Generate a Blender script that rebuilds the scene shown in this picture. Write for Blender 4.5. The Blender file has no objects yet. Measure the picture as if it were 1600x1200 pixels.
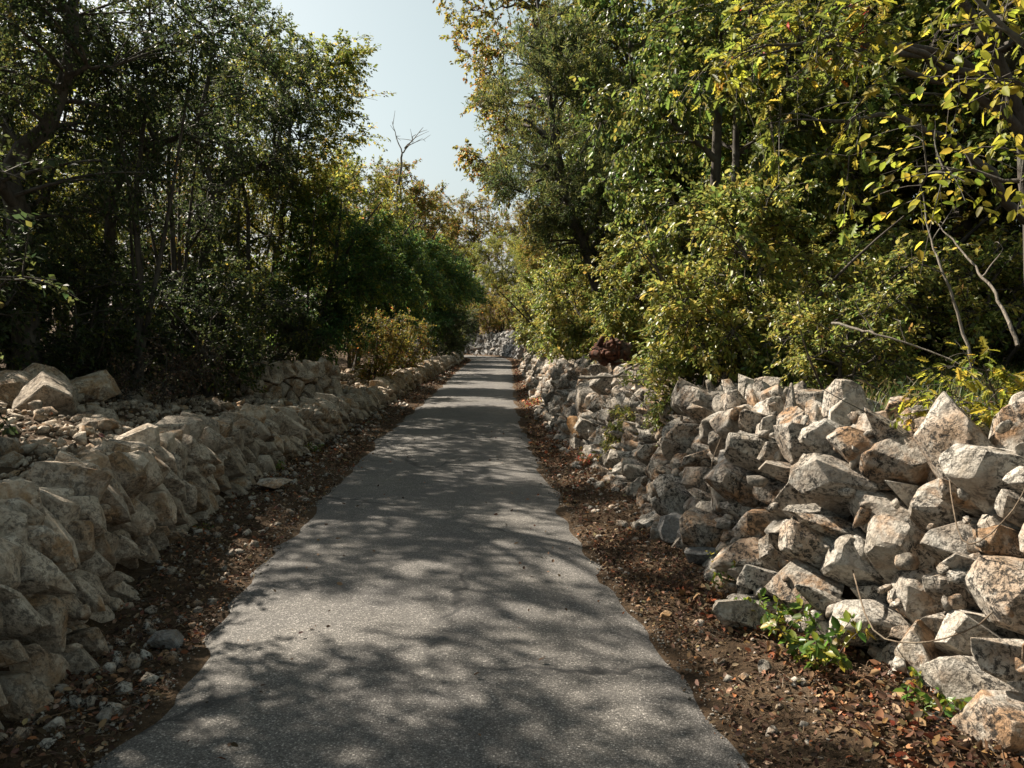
import bpy, bmesh, math, random
from itertools import combinations
import numpy as np
from mathutils import Vector, Matrix

random.seed(7)
RS = np.random.RandomState
sc = bpy.context.scene
col = sc.collection

# ------------------------------------------------------------------ camera, sky, sun, exposure
F_PX, CX, CY, HOR = 1232.0, 800.0, 600.0, 527.0
CAM_H = 1.70
PITCH = math.atan((CY - HOR) / F_PX)
cam_d = bpy.data.cameras.new('camera')
cam_d.sensor_width = 36.0
cam_d.lens = 36.0 * F_PX / 1600.0
cam_d.clip_start = 0.05
cam_d.clip_end = 2000.0
cam = bpy.data.objects.new('camera', cam_d)
cam.location = (0, 0, CAM_H)
cam.rotation_euler = (math.pi / 2 - PITCH, 0, 0)
col.objects.link(cam)
sc.camera = cam

SUN_EL = math.radians(42.0)
SUN_AZ = math.radians(-55.0)          # compass style: 0 = +Y, +90 = +X ; the sun stands ahead, to the left of the lane
world = bpy.data.worlds.new('World')
sc.world = world
world.use_nodes = True
wn = world.node_tree
wn.nodes.clear()
wo = wn.nodes.new('ShaderNodeOutputWorld')
wb = wn.nodes.new('ShaderNodeBackground')
sky = wn.nodes.new('ShaderNodeTexSky')
sky.sky_type = 'NISHITA'
sky.sun_disc = False
sky.sun_elevation = SUN_EL
sky.sun_rotation = SUN_AZ % (2 * math.pi)
sky.air_density = 1.2
sky.dust_density = 2.6
sky.ozone_density = 1.2
hsv = wn.nodes.new('ShaderNodeHueSaturation')
hsv.inputs['Hue'].default_value = 0.43
hsv.inputs['Saturation'].default_value = 0.45
hsv.inputs['Value'].default_value = 1.0
wn.links.new(sky.outputs[0], hsv.inputs['Color'])
wn.links.new(hsv.outputs[0], wb.inputs['Color'])
wb.inputs['Strength'].default_value = 0.05
wn.links.new(wb.outputs[0], wo.inputs['Surface'])

sun_d = bpy.data.lights.new('sun', 'SUN')
sun_d.energy = 5.0
sun_d.angle = math.radians(0.53)
sun_d.color = (1.0, 0.90, 0.76)
sun = bpy.data.objects.new('sun', sun_d)
sdir = Vector((math.sin(SUN_AZ) * math.cos(SUN_EL), math.cos(SUN_AZ) * math.cos(SUN_EL), math.sin(SUN_EL)))
sun.rotation_euler = sdir.to_track_quat('Z', 'Y').to_euler()
sun.location = sdir * 60
col.objects.link(sun)

sc.view_settings.view_transform = 'Standard'
sc.view_settings.look = 'None'
sc.view_settings.gamma = 1.0
sc.view_settings.exposure = 1.42
sc.view_settings.use_curve_mapping = False
sc.cycles.max_bounces = 6
sc.cycles.diffuse_bounces = 3
sc.cycles.glossy_bounces = 2
sc.cycles.transmission_bounces = 4
sc.cycles.transparent_max_bounces = 4
sc.cycles.use_denoising = True
sc.cycles.sample_clamp_indirect = 6.0


def P(px, py, d):
    """World point seen at photo pixel (px, py), d metres ahead of the camera along the road."""
    a, b = (px - CX) / F_PX, -(py - CY) / F_PX
    ry = math.cos(PITCH) + b * math.sin(PITCH)
    rz = b * math.cos(PITCH) - math.sin(PITCH)
    k = d / ry
    return np.array([a * k, d, CAM_H + rz * k])


# ------------------------------------------------------------------ small helpers
def build(name, V, F, mat=None, smooth=False, colr=None, sharp=None, rnd=None):
    """One mesh from numpy verts and equal-sized faces."""
    V = np.ascontiguousarray(V, dtype=np.float32)
    F = np.ascontiguousarray(F, dtype=np.int32)
    me = bpy.data.meshes.new(name)
    k = F.shape[1]
    me.vertices.add(len(V))
    me.vertices.foreach_set('co', V.ravel())
    me.loops.add(F.size)
    me.loops.foreach_set('vertex_index', F.ravel())
    me.polygons.add(len(F))
    me.polygons.foreach_set('loop_start', np.arange(0, F.size, k, dtype=np.int32))
    if smooth:
        me.polygons.foreach_set('use_smooth', np.ones(len(F), dtype=bool))
    me.update(calc_edges=True)
    if colr is not None:
        a = me.attributes.new('tint', 'FLOAT_COLOR', 'POINT')
        c = np.ones((len(V), 4), dtype=np.float32)
        c[:, :3] = colr
        a.data.foreach_set('color', c.ravel())
    if rnd is not None:
        a = me.attributes.new('rnd', 'FLOAT', 'POINT')
        a.data.foreach_set('value', np.ascontiguousarray(rnd, dtype=np.float32))
    if sharp:
        me.set_sharp_from_angle(angle=math.radians(sharp))
    if mat:
        me.materials.append(mat)
    return me


def link(name, me, parent=None, loc=(0, 0, 0), rotz=0.0, scale=1.0):
    o = bpy.data.objects.new(name, me)
    col.objects.link(o)
    o.location = loc
    o.rotation_euler = (0, 0, rotz)
    o.scale = (scale,) * 3 if np.isscalar(scale) else scale
    if parent:
        o.parent = parent
    return o


def tag(o, label=None, cat=None, group=None, kind=None):
    if label: o['label'] = label
    if cat: o['category'] = cat
    if group: o['group'] = group
    if kind: o['kind'] = kind
    return o


def smooth(x):
    x = np.clip(x, 0, 1)
    return x * x * (3 - 2 * x)


def fnoise(p, freq, seed, octv=3):
    """Cheap smooth noise from sums of sines, about -1..1. p: (n, k)."""
    r = RS(seed)
    out = np.zeros(len(p))
    amp = 1.0
    tot = 0
    for o in range(octv):
        for _ in range(3):
            d = r.normal(size=p.shape[1])
            d *= freq * (0.6 + 0.8 * r.rand()) / np.linalg.norm(d)
            out += amp * np.sin(p @ d + r.rand() * 6.28)
            tot += amp
        freq *= 2.1
        amp *= 0.5
    return out / tot * 1.6


def ico(sub):
    t = (1 + 5 ** .5) / 2
    v = [(-1, t, 0), (1, t, 0), (-1, -t, 0), (1, -t, 0), (0, -1, t), (0, 1, t), (0, -1, -t), (0, 1, -t), (t, 0, -1), (t, 0, 1), (-t, 0, -1), (-t, 0, 1)]
    f = [(0, 11, 5), (0, 5, 1), (0, 1, 7), (0, 7, 10), (0, 10, 11), (1, 5, 9), (5, 11, 4), (11, 10, 2), (10, 7, 6), (7, 1, 8),
         (3, 9, 4), (3, 4, 2), (3, 2, 6), (3, 6, 8), (3, 8, 9), (4, 9, 5), (2, 4, 11), (6, 2, 10), (8, 6, 7), (9, 8, 1)]
    v = [np.array(x) / np.linalg.norm(x) for x in v]
    for _ in range(sub):
        cache = {}
        nf = []
        def mid(a, b):
            k = (min(a, b), max(a, b))
            if k not in cache:
                m = v[a] + v[b]
                v.append(m / np.linalg.norm(m))
                cache[k] = len(v) - 1
            return cache[k]
        for a, b, c in f:
            ab, bc, ca = mid(a, b), mid(b, c), mid(c, a)
            nf += [(a, ab, ca), (b, bc, ab), (c, ca, bc), (ab, bc, ca)]
        f = nf
    return np.array(v), np.array(f)


ICO = [ico(i) for i in range(5)]


def tubes(paths, radii, sides=5):
    """Batch of tubes. paths (N,K,3), radii (N,K) -> verts, quad faces."""
    N, K, _ = paths.shape
    T = np.gradient(paths, axis=1)
    T /= np.linalg.norm(T, axis=2, keepdims=True) + 1e-9
    mean = np.abs(T.mean(axis=1))
    ref = np.eye(3)[np.argmin(mean, axis=1)][:, None, :]
    A = np.cross(T, ref)
    A /= np.linalg.norm(A, axis=2, keepdims=True) + 1e-9
    B = np.cross(T, A)
    an = np.arange(sides) * 2 * math.pi / sides
    ring = A[:, :, None, :] * np.cos(an)[None, None, :, None] + B[:, :, None, :] * np.sin(an)[None, None, :, None]
    V = paths[:, :, None, :] + ring * radii[:, :, None, None]
    idx = np.arange(N * K * sides).reshape(N, K, sides)
    a = idx[:, :-1, :]
    b = idx[:, 1:, :]
    Fq = np.stack([a, np.roll(a, -1, 2), np.roll(b, -1, 2), b], axis=-1).reshape(-1, 4)
    return V.reshape(-1, 3), Fq


def join(parts):
    V, Fs, n = [], [], 0
    for v, f in parts:
        V.append(v)
        Fs.append(f + n)
        n += len(v)
    return np.concatenate(V), np.concatenate(Fs)


def bez(a, b, c, k):
    t = np.linspace(0, 1, k)[None, :, None]
    return (1 - t) ** 2 * a[:, None] + 2 * t * (1 - t) * b[:, None] + t * t * c[:, None]


def smooth_path(pts, n):
    """Catmull-Rom through points (m, k) -> (n, k)."""
    p = np.array(pts, dtype=float)
    m = len(p)
    q = np.vstack([2 * p[0] - p[1], p, 2 * p[-1] - p[-2]])
    out = []
    for t in np.linspace(0, m - 1 - 1e-6, n):
        i = int(t)
        f = t - i
        p0, p1, p2, p3 = q[i], q[i + 1], q[i + 2], q[i + 3]
        out.append(0.5 * ((2 * p1) + (-p0 + p2) * f + (2 * p0 - 5 * p1 + 4 * p2 - p3) * f * f + (-p0 + 3 * p1 - 3 * p2 + p3) * f ** 3))
    return np.array(out)


# ------------------------------------------------------------------ materials
def new_mat(name):
    m = bpy.data.materials.new(name)
    m.use_nodes = True
    nt = m.node_tree
    nt.nodes.clear()
    out = nt.nodes.new('ShaderNodeOutputMaterial')
    return m, nt, out


class NB:
    def __init__(s, nt):
        s.nt = nt
    def n(s, t, **kw):
        x = s.nt.nodes.new(t)
        for k, v in kw.items():
            setattr(x, k, v)
        return x
    def l(s, a, b):
        s.nt.links.new(a, b)
    def noise(s, vec, scale, detail=4, rough=.55, dist=0.0):
        x = s.n('ShaderNodeTexNoise')
        x.inputs['Scale'].default_value = scale
        x.inputs['Detail'].default_value = detail
        x.inputs['Roughness'].default_value = rough
        x.inputs['Distortion'].default_value = dist
        if vec is not None: s.l(vec, x.inputs['Vector'])
        return x.outputs['Fac']
    def ramp(s, fac, stops):
        x = s.n('ShaderNodeValToRGB')
        e = x.color_ramp.elements
        while len(e) < len(stops): e.new(0.5)
        for i, (p, c) in enumerate(stops):
            e[i].position = p
            e[i].color = (c, c, c, 1) if np.isscalar(c) else (*c, 1)
        s.l(fac, x.inputs['Fac'])
        return x.outputs['Color']
    def mix(s, fac, a, b, mode='MIX'):
        x = s.n('ShaderNodeMix', data_type='RGBA', blend_type=mode)
        for val, i in ((fac, 0), (a, 6), (b, 7)):
            if hasattr(val, 'links'): s.l(val, x.inputs[i])
            elif i == 0: x.inputs[0].default_value = val
            else: x.inputs[i].default_value = (*val, 1) if not np.isscalar(val) else (val, val, val, 1)
        return x.outputs[2]
    def math(s, op, a, b=0.0):
        x = s.n('ShaderNodeMath', operation=op)
        for val, i in ((a, 0), (b, 1)):
            if hasattr(val, 'links'): s.l(val, x.inputs[i])
            else: x.inputs[i].default_value = val
        return x.outputs[0]
    def bump(s, h, strength, dist, normal=None):
        x = s.n('ShaderNodeBump')
        x.inputs['Strength'].default_value = strength
        x.inputs['Distance'].default_value = dist
        s.l(h, x.inputs['Height'])
        if normal is not None: s.l(normal, x.inputs['Normal'])
        return x.outputs[0]
    def bsdf(s, out, colr, rough, normal=None, spec=0.3):
        x = s.n('ShaderNodeBsdfPrincipled')
        if hasattr(colr, 'links'): s.l(colr, x.inputs['Base Color'])
        else: x.inputs['Base Color'].default_value = (*colr, 1)
        if hasattr(rough, 'links'): s.l(rough, x.inputs['Roughness'])
        else: x.inputs['Roughness'].default_value = rough
        x.inputs['Specular IOR Level'].default_value = spec
        if normal is not None: s.l(normal, x.inputs['Normal'])
        if out: s.l(x.outputs[0], out.inputs['Surface'])
        return x


def mat_stone(name, light, mid, dark, stain, lichen, stain_amt, contrast=1.0):
    """Limestone: pale weathered skin, dark lichen freckles, rusty stains on some stones."""
    m, nt, out = new_mat(name)
    b = NB(nt)
    tc = b.n('ShaderNodeTexCoord')
    oi = b.n('ShaderNodeObjectInfo')
    at = b.n('ShaderNodeAttribute', attribute_name='rnd')
    rnd = b.math('FRACT', b.math('ADD', oi.outputs['Random'], at.outputs['Fac']))
    off = b.n('ShaderNodeCombineXYZ')
    b.l(b.math('MULTIPLY', rnd, 37.0), off.inputs[0])
    b.l(b.math('MULTIPLY', rnd, 91.0), off.inputs[1])
    add = b.n('ShaderNodeVectorMath', operation='ADD')
    b.l(tc.outputs['Object'], add.inputs[0])
    b.l(off.outputs[0], add.inputs[1])
    v = add.outputs[0]
    n1 = b.noise(v, 4.0, 6, .62, .4)
    base = b.ramp(n1, [(.30, mid), (.62, light)])
    n2 = b.noise(v, 5.5, 5, .62, .5)
    rnd2 = b.math('FRACT', b.math('MULTIPLY', rnd, 7.31))
    st = b.math('MULTIPLY', b.ramp(n2, [(.44, 0.0), (.60, 1.0)]), b.ramp(rnd2, [(max(0.0, .75 - stain_amt), 0.0), (min(1.0, 1.05 - stain_amt), 1.0)]))
    base = b.mix(b.math('MULTIPLY', st, .8), base, stain)
    # dirt brown film
    n5 = b.noise(v, 7.0, 5, .6)
    base = b.mix(b.ramp(n5, [(.52, 0.0), (.78, .7)]), base, tuple(np.array(stain) * .45))
    # lichen freckles and crusts
    n3 = b.noise(v, 34.0, 8, .80, .5)
    n4 = b.noise(v, 5.0, 3, .5)
    lich = b.math('MULTIPLY', b.ramp(n3, [(.475, 0.0), (.55, 1.0)]), b.ramp(n4, [(.34, 0.25), (.55, 1.0)]))
    base = b.mix(b.math('MULTIPLY', lich, lichen), base, dark)
    n6 = b.noise(v, 12.0, 5, .65)
    base = b.mix(b.ramp(n6, [(.60, 0.0), (.68, .55)]), base, tuple(np.clip(np.array(light) * 1.25, 0, .8)))
    val = b.n('ShaderNodeHueSaturation')
    b.l(base, val.inputs['Color'])
    mr = b.n('ShaderNodeMapRange')
    mr.inputs['To Min'].default_value = .72
    mr.inputs['To Max'].default_value = 1.15
    b.l(rnd, mr.inputs['Value'])
    b.l(mr.outputs[0], val.inputs['Value'])
    h1 = b.noise(v, 9.0, 8, .62, .2)
    h2 = b.noise(v, 55.0, 4, .7)
    vo = b.n('ShaderNodeTexVoronoi', feature='F1')
    vo.inputs['Scale'].default_value = 16.0
    b.l(v, vo.inputs['Vector'])
    nb = b.bump(h1, .9, .075)
    nb = b.bump(vo.outputs['Distance'], .25, .012, nb)
    nb = b.bump(n3, .5, .012, nb)
    nb = b.bump(h2, .8, .010, nb)
    b.bsdf(out, val.outputs[0], .88, nb, .25)
    return m


def mat_leaf(name, rough=.5, trans=.5, spec=.3):
    m, nt, out = new_mat(name)
    b = NB(nt)
    at = b.n('ShaderNodeAttribute', attribute_name='tint')
    pr = b.bsdf(None, at.outputs['Color'], rough, None, spec)
    tr = b.n('ShaderNodeBsdfTranslucent')
    hs = b.n('ShaderNodeHueSaturation')
    hs.inputs['Hue'].default_value = .485
    hs.inputs['Saturation'].default_value = .98
    hs.inputs['Value'].default_value = 1.55
    b.l(at.outputs['Color'], hs.inputs['Color'])
    b.l(hs.outputs[0], tr.inputs['Color'])
    mx = b.n('ShaderNodeMixShader')
    mx.inputs[0].default_value = trans
    b.l(pr.outputs[0], mx.inputs[1])
    b.l(tr.outputs[0], mx.inputs[2])
    b.l(mx.outputs[0], out.inputs['Surface'])
    return m


def mat_bark(name, c1, c2, scale=9.0):
    m, nt, out = new_mat(name)
    b = NB(nt)
    tc = b.n('ShaderNodeTexCoord')
    mp = b.n('ShaderNodeMapping')
    mp.inputs['Scale'].default_value = (1, 1, .3)
    b.l(tc.outputs['Object'], mp.inputs['Vector'])
    n1 = b.noise(mp.outputs[0], scale, 6, .65, .6)
    n2 = b.noise(tc.outputs['Object'], 3.0, 4)
    c = b.ramp(n1, [(.35, c1), (.68, c2)])
    c = b.mix(b.ramp(n2, [(.52, 0.0), (.66, .5)]), c, (.16, .16, .13))
    nb = b.bump(n1, .8, .03)
    b.bsdf(out, c, .9, nb, .2)
    return m


M = {}
M['stone_l'] = mat_stone('limestone_tan', (.62, .535, .43), (.37, .30, .22), (.045, .037, .03), (.36, .205, .09), .68, .40)
M['stone_r'] = mat_stone('limestone_lichen', (.54, .505, .445), (.29, .24, .18), (.022, .021, .019), (.34, .185, .08), .95, .42)
M['stone_far'] = mat_stone('limestone_grey', (.34, .33, .315), (.19, .185, .175), (.05, .05, .048), (.22, .15, .09), .6, .1)
M['stone_orange'] = mat_stone('limestone_orange', (.48, .34, .20), (.40, .22, .09), (.06, .05, .04), (.50, .22, .05), .35, .6)
M['leaf'] = mat_leaf('leaf')
M['leaf_gloss'] = mat_leaf('leaf_glossy', .40, .45, .45)
M['leaf_dry'] = mat_leaf('leaf_dry', .8, .12, .1)
M['bark'] = mat_bark('bark', (.035, .03, .025), (.11, .095, .08))
M['bark_pale'] = mat_bark('bark_pale', (.10, .085, .068), (.27, .235, .195), 14)
M['bark_cane'] = mat_bark('bark_cane', (.09, .065, .045), (.22, .17, .12), 14)
M['bark_red'] = mat_bark('bark_red', (.016, .010, .008), (.15, .060, .034), 16)


def mat_asphalt():
    m, nt, out = new_mat('asphalt')
    b = NB(nt)
    tc = b.n('ShaderNodeTexCoord')
    v = tc.outputs['Object']
    vo = b.n('ShaderNodeTexVoronoi', feature='F1')
    vo.inputs['Scale'].default_value = 125.0
    b.l(v, vo.inputs['Vector'])
    sep = b.n('ShaderNodeSeparateColor')
    b.l(vo.outputs['Color'], sep.inputs[0])
    agg = b.ramp(sep.outputs[0], [(0.0, .085), (.45, .135), (.82, .18), (.95, .28), (1.0, .40)])
    edge = b.ramp(vo.outputs['Distance'], [(.25, 1.0), (.62, .50)])
    c = b.mix(1.0, agg, edge, 'MULTIPLY')
    c = b.mix(1.0, c, (1.0, .95, .885), 'MULTIPLY')
    n1 = b.noise(v, .9, 5, .6)
    c = b.mix(1.0, c, b.ramp(n1, [(.3, (.78, .78, .80)), (.7, (1.18, 1.15, 1.10))]), 'MULTIPLY')
    n2 = b.noise(v, 6.0, 5, .65)
    c = b.mix(1.0, c, b.ramp(n2, [(.3, .84), (.7, 1.12)]), 'MULTIPLY')
    # two wheel tracks polished paler, dusty edges
    at = b.n('ShaderNodeAttribute', attribute_name='rnd')          # lateral metres
    tr = b.math('ABSOLUTE', b.math('SUBTRACT', b.math('ABSOLUTE', at.outputs['Fac']), .72))
    wob = b.math('ADD', tr, b.math('MULTIPLY', b.math('SUBTRACT', n1, .5), .5))
    c = b.mix(b.ramp(wob, [(.05, .28), (.42, 0.0)]), c, b.mix(1.0, c, (1.55, 1.52, 1.46), 'MULTIPLY'))
    ed = b.math('ADD', b.math('ABSOLUTE', at.outputs['Fac']), b.math('MULTIPLY', b.math('SUBTRACT', n2, .5), .9))
    c = b.mix(b.ramp(ed, [(1.02, 0.0), (1.40, .85)]), c, (.11, .085, .062))
    n7 = b.noise(v, 1.6, 6, .7, .8)
    c = b.mix(b.ramp(n7, [(.56, 0.0), (.66, .38)]), c, (.06, .058, .055))
    # cracks
    nd = b.n('ShaderNodeTexNoise')
    nd.inputs['Scale'].default_value = 3.0
    nd.inputs['Detail'].default_value = 5
    b.l(v, nd.inputs['Vector'])
    mv = b.n('ShaderNodeVectorMath', operation='MULTIPLY_ADD')
    b.l(nd.outputs['Color'], mv.inputs[0])
    mv.inputs[1].default_value = (.5, .5, 0)
    b.l(v, mv.inputs[2])
    vc = b.n('ShaderNodeTexVoronoi', feature='DISTANCE_TO_EDGE')
    vc.inputs['Scale'].default_value = .42
    b.l(mv.outputs[0], vc.inputs['Vector'])
    msk = b.ramp(b.noise(v, .35, 2), [(.46, 0.0), (.54, 1.0)])
    ck = b.math('MULTIPLY', b.ramp(vc.outputs['Distance'], [(.004, 1.0), (.011, 0.0)]), msk)
    c = b.mix(b.math('MULTIPLY', ck, .8), c, (.02, .02, .02))
    nb = b.bump(vo.outputs['Distance'], .8, .004)
    nb = b.bump(n2, .25, .02, nb)
    b.bsdf(out, c, .82, nb, .35)
    return m


def mat_ground():
    m, nt, out = new_mat('soil')
    b = NB(nt)
    tc = b.n('ShaderNodeTexCoord')
    v = tc.outputs['Object']
    n1 = b.noise(v, 2.0, 6, .65)
    n2 = b.noise(v, 28.0, 6, .75)
    n3 = b.noise(v, 70.0, 3, .7)
    c = b.ramp(n1, [(.3, (.055, .036, .022)), (.6, (.11, .075, .046)), (.75, (.15, .11, .075))])
    c = b.mix(b.ramp(n2, [(.45, 0.0), (.62, .8)]), c, (.035, .024, .016))
    c = b.mix(b.ramp(n3, [(.6, 0.0), (.68, .75)]), c, (.24, .15, .08))
    nb = b.bump(n2, .9, .04)
    nb = b.bump(n3, .7, .015, nb)
    b.bsdf(out, c, .95, nb, .1)
    return m


M['asphalt'] = mat_asphalt()
M['soil'] = mat_ground()

# ------------------------------------------------------------------ the lane: centreline and the lines of its walls
ST = np.array([  # x, y, half width, left wall offset, right wall offset, left wall height, right wall height
    (-.25, -12, 1.36, -1.90, 2.45, .95, 1.20),
    (-.30, -3., 1.36, -1.85, 2.35, .82, 1.20),
    (-.34, 3.0, 1.33, -1.74, 2.28, .76, 1.18),
    (-.43, 4.2, 1.32, -1.78, 1.95, .77, 1.17),
    (-.58, 5.4, 1.30, -1.92, 1.90, .80, 1.17),
    (-.72, 7.7, 1.32, -2.10, 1.96, .74, 1.17),
    (-.86, 10.3, 1.30, -2.08, 1.86, .62, 1.14),
    (-1.0, 13.7, 1.30, -1.93, 1.78, .50, 1.12),
    (-1.05, 17., 1.25, -1.95, 1.72, .40, 1.00),
    (-1.2, 28.7, 1.34, -2.05, 1.80, .42, .95),
    (-1.4, 43.6, 1.50, -1.95, 1.90, .48, 1.00),
    (-1.55, 56., 1.50, -1.98, 2.00, .60, 1.35),
    (-2.0, 63., 1.50, -2.05, 2.10, .75, 1.90),
    (-3.4, 70., 1.50, -2.10, 2.10, .90, 2.00),
    (-7.2, 75.8, 1.5, -2.10, 2.10, 1.0, 1.90),
    (-14., 79., 1.50, -2.10, 2.10, 1.0, 1.80),
    (-26., 82., 1.50, -2.10, 2.10, 1.0, 1.60),
    (-60., 85., 1.50, -2.10, 2.10, 1.0, 1.50)])
CL = smooth_path(ST, 900)
seg = np.linalg.norm(np.diff(CL[:, :2], axis=0), axis=1)
CS = np.concatenate([[0], np.cumsum(seg)])
_s = np.arange(0, CS[-1], .2)
CL = np.stack([np.interp(_s, CS, CL[:, k]) for k in range(7)], axis=1)
TG = np.gradient(CL[:, :2], axis=0)
TG /= np.linalg.norm(TG, axis=1, keepdims=True)
NR = np.stack([TG[:, 1], -TG[:, 0]], axis=1)


def lane(xy):
    """(nearest station index, signed lateral metres) of points; right of the lane is positive."""
    xy = np.atleast_2d(np.asarray(xy, dtype=np.float32))
    idx = np.empty(len(xy), dtype=int)
    c = CL[:, :2].astype(np.float32)
    for a in range(0, len(xy), 4000):
        q = xy[a:a + 4000]
        idx[a:a + 4000] = np.argmin((q[:, None, 0] - c[None, :, 0]) ** 2 + (q[:, None, 1] - c[None, :, 1]) ** 2, axis=1)
    d = xy - CL[idx, :2]
    side = np.sign((d * NR[idx]).sum(axis=1))
    return idx, side * np.linalg.norm(d, axis=1)


def terrain(xy):
    xy = np.atleast_2d(np.asarray(xy, dtype=float))
    i, t = lane(xy)
    hw, wl, wr, hl, hr = (CL[i, k] for k in range(2, 7))
    z = -.06 + .075 * smooth((np.abs(t) - hw + .40) / .36) + .05 * smooth((np.abs(t) - hw) / .40)
    nz = fnoise(xy, 2.2, 11, 3)
    nb = fnoise(xy, .35, 12, 2)
    z += np.where(np.abs(t) > hw - .4, .024 * nz + .018 * fnoise(xy, 9.0, 13, 2), 0)
    e = wl - t
    z += (hl - .16) * smooth((e - .10) / .32) + .125 * np.clip(e - .4, 0, 4.6) + np.clip(e - .5, 0, 1) * (.10 * nz + .05 * nb)
    z += .16 * np.clip(e - 9, 0, 60) ** .9 * smooth((e - 9) / 12)
    e = t - wr
    z += (hr - .12) * smooth((e - .20) / .54) + .05 * np.clip(e - 1, 0, 6) + np.clip(e - .9, 0, 1) * (.07 * nz + .06 * nb)
    z += .16 * np.clip(e - 9, 0, 60) ** .9 * smooth((e - 9) / 12)
    return z


def gz(x, y):
    return float(terrain([(x, y)])[0])


# ground: one sheet, fine along the lane, coarse to the horizon
gx = np.concatenate([[-900, -500, -280, -160, -95, -60, -42, -31, -24, -19], np.arange(-15, -6, .45), np.arange(-6, 5, .11), np.arange(5, 14, .45), [17, 21, 27, 36, 50, 75, 120, 220, 450, 900]])
gy = np.concatenate([[-700, -300, -120, -50, -25], np.arange(-14, 0, .6), np.arange(0, 16, .14), np.arange(16, 40, .35), np.arange(40, 92, .7), [94, 98, 104, 113, 126, 150, 200, 300, 500, 1000]])
GX, GY = np.meshgrid(gx, gy)
gp = np.stack([GX.ravel(), GY.ravel()], axis=1)
gv = np.column_stack([gp, terrain(gp)])
nx, ny = len(gx), len(gy)
ii = np.arange(nx * ny).reshape(ny, nx)
gf = np.stack([ii[:-1, :-1], ii[:-1, 1:], ii[1:, 1:], ii[1:, :-1]], axis=-1).reshape(-1, 4)
ground = link('ground', build('ground', gv, gf, M['soil'], True))
tag(ground, kind='structure')

# road: a slightly crowned sheet with ragged edges
ncr = 13
rv, rt = [], []
r = RS(3)
eL = fnoise(np.arange(len(CL))[:, None] * .2, 3.0, 21, 5) * .085
eR = fnoise(np.arange(len(CL))[:, None] * .2, 3.0, 22, 5) * .085
for k in range(len(CL)):
    a, b_ = -CL[k, 2] + eL[k] - .08, CL[k, 2] + eR[k] + .08
    for j in range(ncr):
        f = j / (ncr - 1)
        t = a + (b_ - a) * f
        z = .012 + .03 * (1 - (2 * f - 1) ** 2)
        if j in (0, ncr - 1): z = -.03
        p = CL[k, :2] + NR[k] * t
        rv.append((p[0], p[1], z))
        rt.append(t)
ii = np.arange(len(CL) * ncr).reshape(len(CL), ncr)
rf = np.stack([ii[:-1, :-1], ii[:-1, 1:], ii[1:, 1:], ii[1:, :-1]], axis=-1).reshape(-1, 4)
road = link('road', build('road', np.array(rv), rf, M['asphalt'], True, rnd=np.array(rt)))
tag(road, kind='structure')

# ------------------------------------------------------------------ stones
_TRI = {}


def cut_stone(N, O, detail, size):
    """Convex angular stone bounded by the planes N.x = O; chipped edges and extra points with rising detail."""
    n = len(N)
    if n not in _TRI: _TRI[n] = np.array(list(combinations(range(n), 3)))
    A = N[_TRI[n]]
    B_ = O[_TRI[n]]
    det = np.linalg.det(A)
    ok = np.abs(det) > .02
    X = np.linalg.solve(A[ok], B_[ok][..., None])[..., 0]
    X = X[(X @ N.T <= O[None] + 1e-5).all(axis=1)]
    if len(X) < 6: return None
    key = np.unique(np.round(X / (size * .06)).astype(int), axis=0, return_index=True)[1]
    X = X[key]
    bm = bmesh.new()
    for x in X: bm.verts.new(x)
    h = bmesh.ops.convex_hull(bm, input=bm.verts)
    bad = [v for v in set(h['geom_unused'] + h['geom_interior']) if isinstance(v, bmesh.types.BMVert)]
    if bad: bmesh.ops.delete(bm, geom=bad, context='VERTS')
    if detail >= 1:
        bmesh.ops.dissolve_limit(bm, angle_limit=.10, verts=bm.verts, edges=bm.edges)
        bmesh.ops.bevel(bm, geom=bm.edges[:], offset=size * .075, segments=1, affect='EDGES', clamp_overlap=True)
    bmesh.ops.triangulate(bm, faces=bm.faces[:])
    if detail >= 2:
        for _ in range(detail - 1):
            lim = size * (.30 if _ == 0 else .16)
            ed = [e for e in bm.edges if e.calc_length() > lim]
            bmesh.ops.subdivide_edges(bm, edges=ed, cuts=1)
            bmesh.ops.triangulate(bm, faces=bm.faces[:])
    bm.verts.index_update()
    V = np.array([v.co[:] for v in bm.verts])
    Fq = np.array([[v.index for v in f.verts] for f in bm.faces])
    bm.free()
    return V, Fq


def rough_up(v, size, seed, a1=.05, a2=.02):
    n = v / (np.linalg.norm(v, axis=1, keepdims=True) + 1e-9)
    k = fnoise(v, 5.0 / size, seed, 2) * a1 + fnoise(v, 17.0 / size, seed + 1, 2) * a2
    return v + n * (k * size)[:, None]


def rock_verts(seed, sub=3, stretch=(1, 1, 1), facets=13, p=16, a1=.05, a2=.02):
    """A free-lying angular rock about 1 across."""
    r = RS(seed)
    if sub == 0: facets = 5
    n = r.normal(size=(facets, 3))
    n /= np.linalg.norm(n, axis=1, keepdims=True)
    ax = np.array(Matrix.Rotation(r.uniform(0, 3), 3, Vector(r.normal(size=3)))) 
    n = np.vstack([n, ax, -ax])
    o = np.concatenate([r.uniform(.32, .50, facets), r.uniform(.40, .55, 6)])
    v, f = cut_stone(n, o, {0: 0, 1: 0, 2: 1, 3: 2, 4: 3}[sub], 1.0)
    v = v * np.array(stretch)[None, :]
    return (rough_up(v, 1.0, seed, a1, a2) if sub > 1 else v), f


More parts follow.
